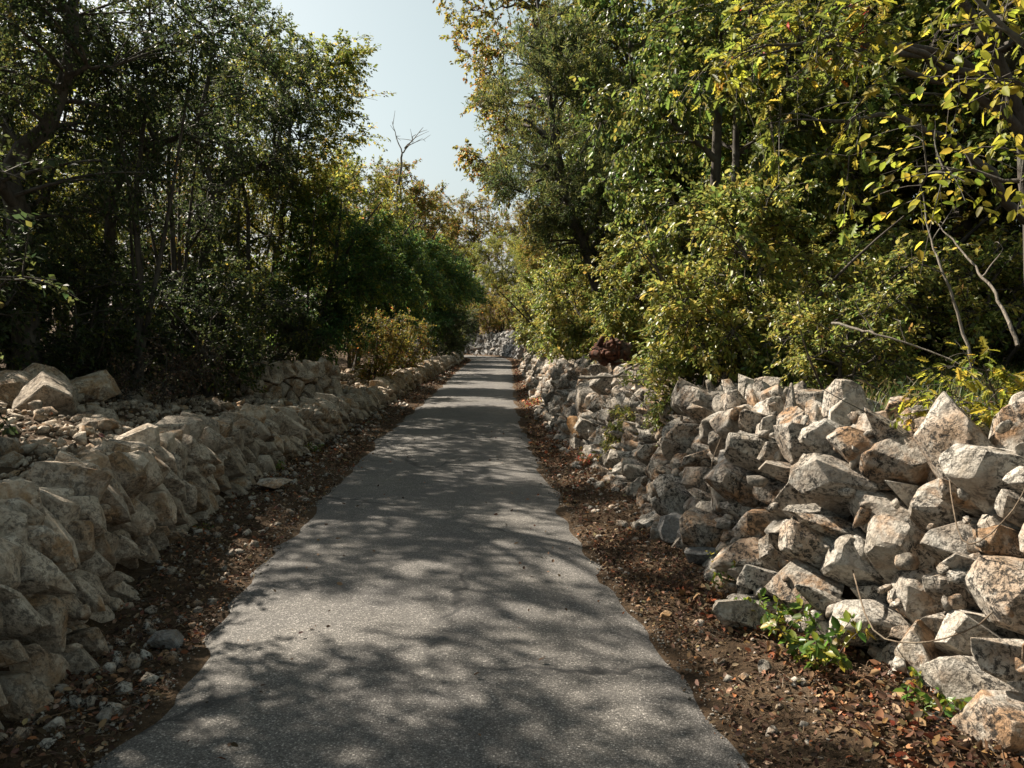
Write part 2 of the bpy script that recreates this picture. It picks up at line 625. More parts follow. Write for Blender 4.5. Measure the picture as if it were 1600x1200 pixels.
def dart(ulen, vmax_of_u, rmin, rmax, M2, seed, tries, v0=0.0):
    """Variable-radius dart throwing on a wall's unrolled face. M2 maps (u, v) to the stones' own metric."""
    r = RS(seed)
    P_ = np.zeros((0, 2))
    Q = np.zeros((0, 2))
    Rr = np.zeros(0)
    buf = []
    pts = np.column_stack([r.uniform(0, ulen, tries), r.rand(tries)])
    rad0 = r.rand(tries) ** 1.6
    # big radii first, so that the small stones fill what is left
    order = np.argsort(-(rad0 + r.rand(tries) * .55))
    P_ = np.empty((tries, 2)); Q = np.empty((tries, 2)); Rr = np.empty(tries); k = 0
    for i in order:
        u = pts[i, 0]
        v = v0 + pts[i, 1] * (vmax_of_u(u) - v0)
        rd = rmin(u) + (rmax(u) - rmin(u)) * rad0[i]
        q = M2 @ np.array([u, v])
        if k:
            dd = np.hypot(Q[:k, 0] - q[0], Q[:k, 1] - q[1])
            if (dd < (Rr[:k] + rd) * .88).any():
                continue
        P_[k] = (u, v); Q[k] = q; Rr[k] = rd; k += 1
    return P_[:k].copy(), Q[:k].copy(), Rr[:k].copy()


WEDGE = [rock_verts(150 + i, 1, (1.2, .9, .7)) for i in range(10)]


def pack_wall(name, label, group, frame_of, ulen, vmax, rmin, rmax, M2, seed, tries, mat, gap=.012, depth=(.10, .2), jut=.03, tumble=0.0,
              keep=300, in_view=None, tilt=.2, rough=(.045, .018), inset=.09, face=.55, wedges=None, bias=0.0):
    """Dry-stone wall: every stone is cut by the bisectors towards its neighbours, so that they fit, and has its own uneven faces."""
    r = RS(seed + 5)
    PT, Q, RR = dart(ulen, vmax, rmin, rmax, M2, seed, tries)
    n = len(PT)
    Ms = M2
    root = bpy.data.objects.new(name, None)
    col.objects.link(root)
    o0, *_ = frame_of(np.array([ulen * .3, 0.0]))
    root.location = o0
    stones = []
    for i in range(n):
        dq = Q - Q[i]
        dist = np.hypot(dq[:, 0], dq[:, 1])
        nb = np.argsort(dist)[1:10]
        nb = nb[dist[nb] < 4 * (RR[i] + .05)]
        pn, po = [], []
        for j in nb:
            w = RR[i] / (RR[i] + RR[j])
            off = dist[j] * w * dist[j]            # plane: dq . x' = off
            g = Ms.T @ dq[j]
            gl = np.linalg.norm(g)
            tl = r.uniform(-.05, tilt)
            nn = np.array([g[0] / gl, g[1] / gl, tl])
            l = np.linalg.norm(nn)
            pn.append(nn / l)
            po.append(max(off / gl - gap * r.uniform(.4, 1.6), .02) / l)
        s_u = RR[i] / np.linalg.norm(Ms[:, 0])
        s_v = RR[i] / np.linalg.norm(Ms[:, 1])
        for ex, of in (((1, 0, 0), s_u * 1.5), ((-1, 0, 0), s_u * 1.5), ((0, 1, 0), s_v * 1.5), ((0, -1, 0), s_v * 1.5)):
            pn.append(np.array(ex, float)); po.append(of)
        sz = min(s_u, s_v)
        dep = r.uniform(*depth)
        bz = bias * max(0.0, 1 - 1.6 * frame_of(PT[i])[3][2])       # only the face leans, not the coping
        for _ in range(r.randint(3, 5)):
            nn = np.array([r.normal() * face, r.normal() * face + bz, 1.0])
            l = np.linalg.norm(nn)
            pn.append(nn / l); po.append(max(dep * r.uniform(.75, 1.15) / l, .03))
        pn.append(np.array([0, 0, -1.0])); po.append(max(.16, dep))
        pos, fu, fv, fn = frame_of(PT[i])
        dcam = max(1.0, float(np.linalg.norm(pos - np.array([0, 0, CAM_H]))))
        px = 2 * math.sqrt(s_u * s_v) * 788.0 / dcam
        stones.append([px, i, np.array(pn), np.array(po), pos, fu, fv, fn, max(s_u, s_v), dcam])
    def vis(s):
        x, y, z = s[4]
        return y > .5 and abs(x / y * F_PX) < 860 and (in_view is None or in_view(s[4]))
    stones.sort(key=lambda s: (not vis(s), -s[0]))
    rest = []
    for rank, (px, i, pn, po, pos, fu, fv, fn, sz, dcam) in enumerate(stones):
        single = rank < keep and vis(stones[rank]) and px > 4
        det = (3 if px > 60 else 2 if px > 24 else 1 if px > 11 else 0) if single else 0
        got = cut_stone(pn, po, det, sz * 1.6)
        if got is None: continue
        v, f = got
        if det: v = rough_up(v, sz * 1.6, seed * 13 + i, *rough)
        if tumble:
            ax = r.normal(size=3)
            Rm = np.array(Matrix.Rotation(r.normal() * tumble, 3, Vector(ax / np.linalg.norm(ax))))
            v = v @ Rm.T
        v = v[:, :1] * fu[None] + v[:, 1:2] * fv[None] + v[:, 2:3] * fn[None]
        c = pos + fn * (r.uniform(-jut, jut) - inset)
        if single:
            me = build('stone', v, f, mat, True, sharp=24)
            st = link('stone', me, root, tuple(c - np.array(root.location)))
        else:
            rest.append((v + c - np.array(root.location), f, np.full(len(v), r.rand())))
    if wedges:                                    # little stones wedged into the joints
        nw, w0, w1 = wedges
        for k in range(nw):
            u = ulen * r.rand() ** 1.7
            pos, fu, fv, fn = frame_of(np.array([u, r.rand() * vmax(u)]))
            wv, wf = WEDGE[r.randint(len(WEDGE))]
            v = (wv @ np.array(Matrix.Rotation(r.uniform(0, 6), 3, Vector(r.normal(size=3)))).T) * (w0 + (w1 - w0) * r.rand() ** 1.5) * 1.3
            c = pos + fn * r.uniform(-.02, depth[0] * .75) - fn * inset * .3
            rest.append((v + c - np.array(root.location), wf, np.full(len(v), r.rand())))
    if rest:
        V, Fq = join([(a, b) for a, b, _ in rest])
        me = build('stones', V, Fq, mat, False, rnd=np.concatenate([c for *_, c in rest]))
        o = link('smaller_stones', me, root)
        o['kind'] = 'stuff'
    tag(root, label, 'wall', group, 'thing')
    return root


def base_curve(side, y0, y1):
    k = 3 if side < 0 else 4
    pts = CL[:, :2] + NR * CL[:, k:k + 1]
    m = (CL[:, 1] > y0) & (CL[:, 1] < y1)
    pts = pts[m]
    s = np.concatenate([[0], np.cumsum(np.linalg.norm(np.diff(pts, axis=0), axis=1))])
    return pts, s, TG[m], NR[m], CL[m]


def wall_frame(side, y0, y1, lean):
    pts, s, tg, nr, cl = base_curve(side, y0, y1)
    hk = 5 if side < 0 else 6
    def H(u): return float(np.interp(u, s, cl[:, hk]))
    def fr(uv):
        u, v = uv
        b = np.array([np.interp(u, s, pts[:, 0]), np.interp(u, s, pts[:, 1])])
        n2 = np.array([np.interp(u, s, nr[:, 0]), np.interp(u, s, nr[:, 1])])
        n2 /= np.linalg.norm(n2)
        t2 = np.array([-n2[1], n2[0]])
        out2 = -n2 * side            # towards the road
        h = H(u)
        a = math.atan(lean)
        L = h / math.cos(a)
        rad = .16
        # face, a rounded shoulder, then the flat top
        if v < L - rad:
            e, z, ang = v * math.sin(a), v * math.cos(a), a
        else:
            arc = (math.pi / 2 - a)
            w = min((v - (L - rad)) / (rad * 1.6 * arc), 1.0)
            ang = a + arc * w
            e = (L - rad) * math.sin(a) + rad * 1.6 * (math.cos(a) - math.cos(ang))
            z = (L - rad) * math.cos(a) + rad * 1.6 * (math.sin(ang) - math.sin(a))
            extra = v - (L - rad) - rad * 1.6 * arc
            if extra > 0: e += extra
        up = np.array([-out2[0] * math.sin(ang), -out2[1] * math.sin(ang), math.cos(ang)])
        nrm = np.array([out2[0] * math.cos(ang), out2[1] * math.cos(ang), math.sin(ang)])
        pos = np.array([b[0] - out2[0] * e, b[1] - out2[1] * e, z + .02])
        fu = np.array([t2[0], t2[1], 0.0])
        return pos, fu, up, nrm
    return fr, float(s[-1]), H, s, pts


# left: retaining wall of upright tan stones
frL, LL, HL, sL, pL = wall_frame(-1, -1.0, 66.0, .13)
yL = lambda u: float(np.interp(u, sL, pL[:, 1]))
th = math.radians(-20)
ML = np.array([[1.0, 0], [0, .60]]) @ np.array([[math.cos(th), -math.sin(th)], [math.sin(th), math.cos(th)]])
wall_left = pack_wall('dry_stone_wall', 'low tan dry stone retaining wall of upright stones holding back the rubble bank', None,
          frL, LL, lambda u: HL(u) + .24,
          lambda u: .042 + .0012 * max(0, yL(u) - 12), lambda u: .108 + .0012 * max(0, yL(u) - 10),
          ML, 31, 56000, M['stone_l'], gap=.027, depth=(.12, .22), jut=.06, tumble=.12, tilt=.22, rough=(.03, .02), face=.36, inset=.12, wedges=(160, .03, .07), bias=.42)

# right: tumbled wall of big pale boulders grown with lichen, up to where shrubs swallow it
frR, LR, HR, sR, pR = wall_frame(1, .6, 44.0, .36)
yR = lambda u: float(np.interp(u, sR, pR[:, 1]))
th = math.radians(18)
MR = np.array([[.86, 0], [0, 1.0]]) @ np.array([[math.cos(th), -math.sin(th)], [math.sin(th), math.cos(th)]])
wall_right = pack_wall('tumbled_stone_wall', 'half collapsed wall of big pale limestone blocks crusted with black lichen', None,
          frR, LR, lambda u: HR(u) * 1.1 + .42,
          lambda u: .045, lambda u: .142,
          MR, 57, 60000, M['stone_r'], gap=.012, depth=(.12, .26), jut=.10, tumble=.20, tilt=.36, rough=(.036, .024), face=.50, bias=.15, wedges=(900, .03, .10))

# the wall on the outside of the bend, at the far end of the lane
frB, LB, HB, sB, pB = wall_frame(1, 58.0, 84.0, .22)
wall_bend = pack_wall('bend_stone_wall', 'grey stone wall on the outside of the far bend, below yellow bushes', None,
          frB, LB, lambda u: HB(u) + .3, lambda u: .12, lambda u: .26, np.array([[1.0, 0], [0, 1.0]]), 71, 9000, M['stone_far'],
          gap=.02, depth=(.12, .3), jut=.08, tumble=.15, keep=150)

# a stub of older wall on top of the left bank
c0 = np.array([-4.75, 14.4]); c1 = np.array([-3.55, 16.2])
L0 = float(np.linalg.norm(c1 - c0))
t0 = (c1 - c0) / L0
o2 = np.array([t0[1], -t0[0]])
zb = gz(*((c0 + c1) / 2)) + .12
def frS(uv):
    u, v = uv
    b = c0 + t0 * u
    top = v > .62
    z = min(v, .62 + (v - .62) * .15)
    e = .10 * z + max(0, v - .62)
    pos = np.array([b[0] - o2[0] * e, b[1] - o2[1] * e, zb + z])
    if top: return pos, np.array([t0[0], t0[1], 0]), np.array([-o2[0], -o2[1], 0.1]), np.array([0, 0, 1.0])
    return pos, np.array([t0[0], t0[1], 0]), np.array([0, 0, 1.0]), np.array([o2[0], o2[1], 0.0])
wall_stub = pack_wall('ruined_stone_wall', 'short stub of brown stone wall standing on the rubble bank under trees', None,
          frS, L0, lambda u: .95, lambda u: .07, lambda u: .15, np.array([[1.0, 0], [0, .9]]), 83, 2500, M['stone_l'], gap=.012, depth=(.1, .2), jut=.04, tumble=.1, keep=120)
# body of the stub behind its facing stones
bv = []
for u, dz in ((0.05, 0), (L0 - .05, 0)):
    for e, z in ((.12, -.4), (.12, .56), (.5, .56), (.6, -.4)):
        b = c0 + t0 * u - o2 * e
        bv.append((b[0], b[1], zb + z))
bv = np.array(bv) - np.array(wall_stub.location)
link('core', build('core', bv, np.array([(0, 1, 5, 4), (1, 2, 6, 5), (2, 3, 7, 6), (0, 3, 2, 1), (4, 5, 6, 7), (3, 0, 4, 7)]), M['soil']), wall_stub)

# rubble bank behind the left wall
ROCKS3 = [rock_verts(200 + i, 3, (1.15, .95, .68)) for i in range(12)]
ROCKS1 = [rock_verts(240 + i, 1, (1.1, .95, .7), facets=8, a1=0, a2=0) for i in range(10)]
ROCKS0 = [rock_verts(260 + i, 0, (1.1, .95, .7), a1=.0, a2=0) for i in range(8)]


def rot_rand(r, n, tip=.5):
    """n random rotations: any heading, tipped by about tip radians."""
    a = r.uniform(0, 2 * math.pi, n)
    ax = r.normal(size=(n, 3)); ax /= np.linalg.norm(ax, axis=1, keepdims=True)
    an = r.normal(size=n) * tip
    K = np.zeros((n, 3, 3))
    K[:, 0, 1] = -ax[:, 2]; K[:, 0, 2] = ax[:, 1]; K[:, 1, 0] = ax[:, 2]; K[:, 1, 2] = -ax[:, 0]; K[:, 2, 0] = -ax[:, 1]; K[:, 2, 1] = ax[:, 0]
    R1 = np.eye(3)[None] + np.sin(an)[:, None, None] * K + (1 - np.cos(an))[:, None, None] * (K @ K)
    Z = np.zeros((n, 3, 3))
    Z[:, 0, 0] = np.cos(a); Z[:, 0, 1] = -np.sin(a); Z[:, 1, 0] = np.sin(a); Z[:, 1, 1] = np.cos(a); Z[:, 2, 2] = 1
    return R1 @ Z


def scatter_rocks(templates, pos, size, R, r):
    parts, rn = [], []
    pick = r.randint(0, len(templates), len(pos))
    for k, (tv, tf) in enumerate(templates):
        m = np.nonzero(pick == k)[0]
        if not len(m): continue
        V = np.einsum('nij,vj->nvi', R[m], tv) * size[m][:, None, None] + pos[m][:, None, :]
        Fq = (tf[None] + (np.arange(len(m)) * len(tv))[:, None, None]).reshape(-1, 3)
        parts.append((V.reshape(-1, 3), Fq))
        rn.append(np.repeat(r.rand(len(m)), len(tv)))
    V, Fq = join(parts)
    return V, Fq, np.concatenate(rn)


r = RS(91)
bank = bpy.data.objects.new('rubble_bank', None)
col.objects.link(bank)
bank.location = (-4, 9, gz(-4, 9))
tag(bank, 'bank of loose broken limestone behind the low tan wall', 'rubble bank')
meR = [build('stone', v, f, M['stone_l'], True, sharp=24) for v, f in ROCKS3]
def bank_points(n, y0, y1, e0, e1, pw=1.0):
    pts, s, tg, nr, cl = base_curve(-1, y0, y1)
    u = s[-1] * r.rand(n) ** pw
    e = r.uniform(e0, e1, n)
    b = np.stack([np.interp(u, s, pts[:, 0]), np.interp(u, s, pts[:, 1])], axis=1)
    nn = np.stack([np.interp(u, s, nr[:, 0]), np.interp(u, s, nr[:, 1])], axis=1)
    xy = b - nn * e[:, None]
    return np.column_stack([xy, terrain(xy)]), e
big, _ = bank_points(300, 2.0, 24, .35, 4.2, 1.3)
bs = .09 + .22 * r.rand(300) ** 2.6
Rb = rot_rand(r, 300, .5)
for i in range(300):
    o = link('stone', meR[r.randint(12)], bank)
    o.matrix_parent_inverse = Matrix.Identity(4)
    p_ = big[i] + np.array([0, 0, bs[i] * .18]) - np.array(bank.location)
    o.matrix_local = Matrix.Translation(Vector(p_)) @ Matrix(Rb[i].tolist()).to_4x4() @ Matrix.Scale(bs[i], 4)
parts = []
for n, y0, y1, e0, e1, s0, s1, tm in ((3000, 1.0, 13, .3, 4.3, .04, .15, ROCKS1), (1800, 12, 26, .3, 3.6, .06, .19, ROCKS0), (1500, 25, 62, .3, 2.2, .10, .26, ROCKS0), (5000, 1.0, 12, .25, 4.4, .02, .06, ROCKS0)):
    pos, e = bank_points(n, y0, y1, e0, e1)
    sz = s0 + (s1 - s0) * r.rand(n) ** 2
    pos[:, 2] += sz * .12 + np.where(r.rand(n) < .25, sz * .5, 0)
    parts.append(scatter_rocks(tm, pos, sz, rot_rand(r, n, .7), r))
V, Fq = join([(a, b) for a, b, _ in parts])
o = link('rubble', build('rubble', V - np.array(bank.location), Fq, M['stone_l'], False, rnd=np.concatenate([c for *_, c in parts])), bank)
o['kind'] = 'stuff'

# boulders and loose stones, each a thing of its own
def loose(name, label, px, py, d, size, seed, mat='stone_r', stretch=(1.1, .95, .75), rz=0.0, sink=.3, cat='rock', group=None, z=None, tip=(0, 0)):
    q = P(px, py, d)
    v, f = rock_verts(seed, 4 if size / d > .03 else 3, stretch, facets=12, a1=.025, a2=.014)
    v = v * size
    Rm = np.array((Matrix.Rotation(rz, 3, 'Z') @ Matrix.Rotation(tip[0], 3, 'X') @ Matrix.Rotation(tip[1], 3, 'Y')))
    v = v @ Rm.T
    zz = gz(q[0], q[1]) if z is None else z
    zmin = v[:, 2].min()
    o = link(name, build(name, v, f, M[mat], True, sharp=24), None, (q[0], q[1], zz - zmin * (1 - sink)))
    return tag(o, label, cat, group)


def road_d(py):
    return CAM_H / math.tan(PITCH + math.atan((py - CY) / F_PX))


B = 'big boulders on the rubble bank'
loose('boulder', 'large grey boulder at the outer end of the boulders on the bank', 12, 590, 8.6, .85, 301, 'stone_l', (1.2, 1, .6), .3, .25, group=B)
loose('boulder', 'pale wedge shaped boulder lying lowest among those on the bank', 75, 600, 8.2, .62, 302, 'stone_l', (1.3, .9, .7), -.4, .2, group=B)
loose('boulder', 'dark rounded boulder standing highest on the bank under the trees', 52, 555, 9.6, .6, 303, 'stone_l', (1, 1, .9), .8, .1, group=B)
loose('boulder', 'brown boulder half hidden in dark brush above the rubble', 150, 572, 10.2, .6, 304, 'stone_l', (1.1, 1, .7), 1.4, .2, group=B)
loose('boulder', 'small squarish boulder in the middle of the rubble', 160, 610, 8.9, .34, 305, 'stone_l', (1.1, 1, .9), .2, .2, group=B)
loose('rock', 'lone pale rock lying on the asphalt edge below the tan wall', 256, 1008, road_d(1014), .16, 311, 'stone_far', (1.25, .9, .62), .3, .12)
loose('rock', 'flat pale slab on the verge at the foot of the tan wall', 424, 768, road_d(776), .30, 312, 'stone_r', (1.25, 1, .42), -.3, .2)
loose('rock', 'white wedge shaped rock at the foot of the tumbled wall beside litter', 1156, 990, road_d(1000), .25, 313, 'stone_r', (1.35, .8, .75), .35, .15)
loose('rock', 'pointed grey rock leaning on the verge, apex up', 1082, 845, road_d(868), .30, 314, 'stone_far', (.95, .9, 1.0), .5, .2)
loose('rock', 'dark grey rock tucked behind the pointed grey rock', 1052, 838, road_d(862), .28, 315, 'stone_far', (.9, .9, .95), 1.2, .2)
loose('rock', 'flat grey rock lying just before the pointed grey rock', 1110, 880, road_d(895), .32, 319, 'stone_far', (1.3, .9, .5), .1, .3)
loose('rock', 'bright orange faced rock jutting from the tumbled wall near the lane', 908, 680, 11.6, .42, 316, 'stone_orange', (1.05, .9, .85), .4, .1, z=.24)
loose('rock', 'big pale square block set above the orange faced rock', 920, 645, 11.9, .55, 317, 'stone_r', (1.0, .9, 1.0), .8, .1, z=.52)
loose('rock', 'small orange wedge stone between white blocks low in the tumbled wall', 1281, 928, 4.45, .19, 318, 'stone_orange', (.95, .8, 1.0), .4, .1, z=.22)
loose('rock', 'tiny ochre stone at the asphalt edge near dry litter', 1041, 964, road_d(970), .07, 320, 'stone_orange', (1.2, .9, .6), .4, .15)
loose('rock', 'small white stone in dry litter, larger of the near pair', 1194, 1068, road_d(1072), .075, 321, 'stone_r', (1.2, .9, .7), .9, .15)
loose('rock', 'small white stone in dry litter, smaller of the near pair', 1161, 1072, road_d(1076), .05, 322, 'stone_r', (1.0, .9, .8), .1, .15)
loose('rock', 'upright grey wedge stone at the foot of the near tumbled wall', 1428, 1085, 3.75, .26, 323, 'stone_r', (.8, .8, 1.1), .7, .2)
r = RS(95)
def verge_points(side, n, y0, y1, f0=0.0, f1=1.0, pw=1.0):
    k = 3 if side < 0 else 4
    m = (CL[:, 1] > y0) & (CL[:, 1] < y1)
    ix = np.nonzero(m)[0]
    i = ix[np.minimum((len(ix) * r.rand(n) ** pw).astype(int), len(ix) - 1)]
    a = side * CL[i, 2]
    b = CL[i, k]
    t = a + (b - a) * (f0 + (f1 - f0) * r.rand(n)) 
    xy = CL[i, :2] + NR[i] * t[:, None] + TG[i] * r.uniform(-.1, .1, n)[:, None]
    return np.column_stack([xy, np.maximum(terrain(xy), np.where(np.abs(t) < CL[i, 2], .015, -1))])
parts = []
for side, n, y0, y1, f0, f1, s0, s1, tm in ((-1, 420, 3, 14, .05, 1.0, .02, .085, ROCKS1), (-1, 260, 12, 40, .2, 1.1, .04, .12, ROCKS0), (1, 260, 2.5, 13, .1, 1.1, .015, .06, ROCKS1), (1, 200, 6, 30, .5, 1.1, .04, .13, ROCKS1),
                                           (-1, 900, 2, 10, -.06, 1.0, .008, .022, ROCKS0), (1, 1100, 2, 10, -.08, 1.0, .006, .020, ROCKS0), (-1, 900, 2, 11, -.16, .05, .005, .016, ROCKS0), (1, 1000, 2, 11, -.18, .05, .005, .016, ROCKS0)):
    pos = verge_points(side, n, y0, y1, f0, f1)
    sz = s0 + (s1 - s0) * r.rand(n) ** 2.5
    pos[:, 2] += sz * .15
    parts.append(scatter_rocks(tm, pos, sz, rot_rand(r, n, .5), r))
V, Fq = join([(a, b) for a, b, _ in parts])
o = link('pebbles', build('pebbles', V, Fq, M['stone_r'], False, rnd=np.concatenate([c for *_, c in parts])))
tag(o, 'small loose stones strewn along both verges of the lane', 'pebbles', kind='stuff')

# ------------------------------------------------------------------ leaves and trees
def leaf_templates():
    T = {}
    T['rhomb'] = (np.array([(0, 0, 0), (.45, .30, .07), (1, 0, -.06), (.45, -.30, .07)]), np.array([(0, 2, 1), (0, 3, 2)]))
    T['ovate'] = (np.array([(0, 0, 0), (.28, .26, .06), (.68, .23, .04), (1, 0, -.10), (.68, -.23, .04), (.28, -.26, .06)]), np.array([(0, 2, 1), (0, 3, 2), (0, 4, 3), (0, 5, 4)]))
    T['needle'] = (np.array([(0, 0, 0), (.4, .10, .02), (1, 0, .05), (.4, -.10, .02)]), np.array([(0, 2, 1), (0, 3, 2)]))
    half = [(.10, .035), (.20, .19), (.29, .09), (.42, .29), (.50, .13), (.66, .31), (.74, .13), (.89, .17)]
    v = [(0, 0, 0)]
    up = [(x, y, .22 * y) for x, y in half]
    dn = [(x, -y, .22 * y) for x, y in half]
    mids = [(.3, 0, 0), (.5, 0, 0), (.74, 0, -.02), (1, 0, -.08)]
    v = [(0, 0, 0)] + up + dn + mids
    m1, m2, m3, tip = 17, 18, 19, 20
    f = []
    for s in (1, 9):
        o = list(range(s, s + 8))
        tri = [(0, m1, o[0]), (o[0], m1, o[1]), (o[1], m1, o[2]), (o[2], m1, m2), (o[2], m2, o[3]), (o[3], m2, o[4]), (o[4], m2, m3), (o[4], m3, o[5]), (o[5], m3, o[6]), (o[6], m3, o[7]), (o[7], m3, tip)]
        f += tri
    T['oak'] = (np.array(v), np.array(f))
    return T


LT = leaf_templates()


def unit(a):
    return a / (np.linalg.norm(a, axis=-1, keepdims=True) + 1e-9)


def place_leaves(tmpl, pos, axis, nrm, size):
    tv, tf = LT[tmpl]
    X = unit(axis)
    Y = unit(np.cross(nrm, X))
    Z = np.cross(X, Y)
    R_ = np.stack([X, Y, Z], axis=-1)
    V = np.einsum('nij,vj->nvi', R_, tv) * size[:, None, None] + pos[:, None, :]
    Fq = (tf[None] + (np.arange(len(pos)) * len(tv))[:, None, None]).reshape(-1, 3)
    return V.reshape(-1, 3), Fq


PAL = {   # colour, weight
    'holm': [((.028, .046, .018), 5), ((.050, .070, .024), 4), ((.095, .115, .030), 2.4), ((.23, .215, .03), 1.2)],
    'yellow': [((.10, .135, .026), 6), ((.19, .205, .035), 5), ((.33, .28, .04), 2.6), ((.24, .15, .05), .8)],
    'gold': [((.24, .175, .03), 4), ((.15, .155, .025), 5), ((.27, .13, .03), 1.5), ((.07, .09, .02), 4)],
    'deep': [((.035, .090, .032), 5), ((.060, .125, .032), 4), ((.12, .17, .03), 4), ((.25, .24, .03), 2)],
    'horn': [((.060, .105, .025), 5), ((.12, .155, .032), 5), ((.22, .215, .040), 3), ((.03, .075, .022), 2)],
    'shrub': [((.10, .145, .032), 5), ((.21, .22, .048), 5), ((.33, .285, .055), 2.6), ((.20, .11, .04), .6)],
    'brownoak': [((.12, .125, .024), 5), ((.21, .19, .03), 4), ((.28, .145, .035), 1.5), ((.08, .10, .02), 3)],
    'juniper': [((.055, .085, .032), 5), ((.105, .125, .036), 4), ((.18, .175, .04), 2)],
    'nearoak': [((.19, .205, .03), 5), ((.31, .28, .03), 2.4), ((.11, .145, .025), 5), ((.50, .075, .03), .5), ((.45, .19, .03), .5)],
    'near': [((.22, .23, .025), 5), ((.32, .29, .03), 3), ((.13, .17, .02), 4)],
    'red': [((.32, .085, .05), 3), ((.36, .17, .07), 3), ((.27, .20, .06), 3), ((.14, .14, .04), 3)],
    'fresh': [((.06, .12, .02), 5), ((.12, .16, .02), 4), ((.24, .22, .03), 3)],
    'sward': [((.035, .065, .018), 5), ((.07, .095, .022), 4), ((.14, .14, .035), 3), ((.19, .15, .07), 2)],
    'dry': [((.13, .085, .05), 4), ((.085, .058, .038), 5), ((.22, .155, .095), 3), ((.20, .11, .055), 1)],
    'litter': [((.10, .062, .038), 5), ((.055, .036, .025), 5), ((.19, .12, .072), 3.4), ((.29, .20, .13), 1.6), ((.24, .10, .045), 1.3)],
    'litter_orange': [((.20, .105, .05), 4), ((.11, .062, .036), 5), ((.30, .20, .115), 2.4), ((.24, .075, .035), 1), ((.055, .036, .024), 5)],
}


def tint(pal, n, r, bias=None):
    cs = np.array([c for c, _ in PAL[pal]])
    w = np.array([w for _, w in PAL[pal]], dtype=float)
    cw = np.cumsum(w / w.sum())
    u = r.rand(n) if bias is None else np.clip(.55 * r.rand(n) + .45 * bias, 0, .999)
    k = np.searchsorted(cw, u)
    k = np.clip(k, 0, len(cs) - 1)
    c = cs[k] * (1 + .28 * r.normal(size=(n, 1))).clip(.45, 1.7)
    return c * (1 + .08 * r.normal(size=(n, 3))).clip(.7, 1.3)


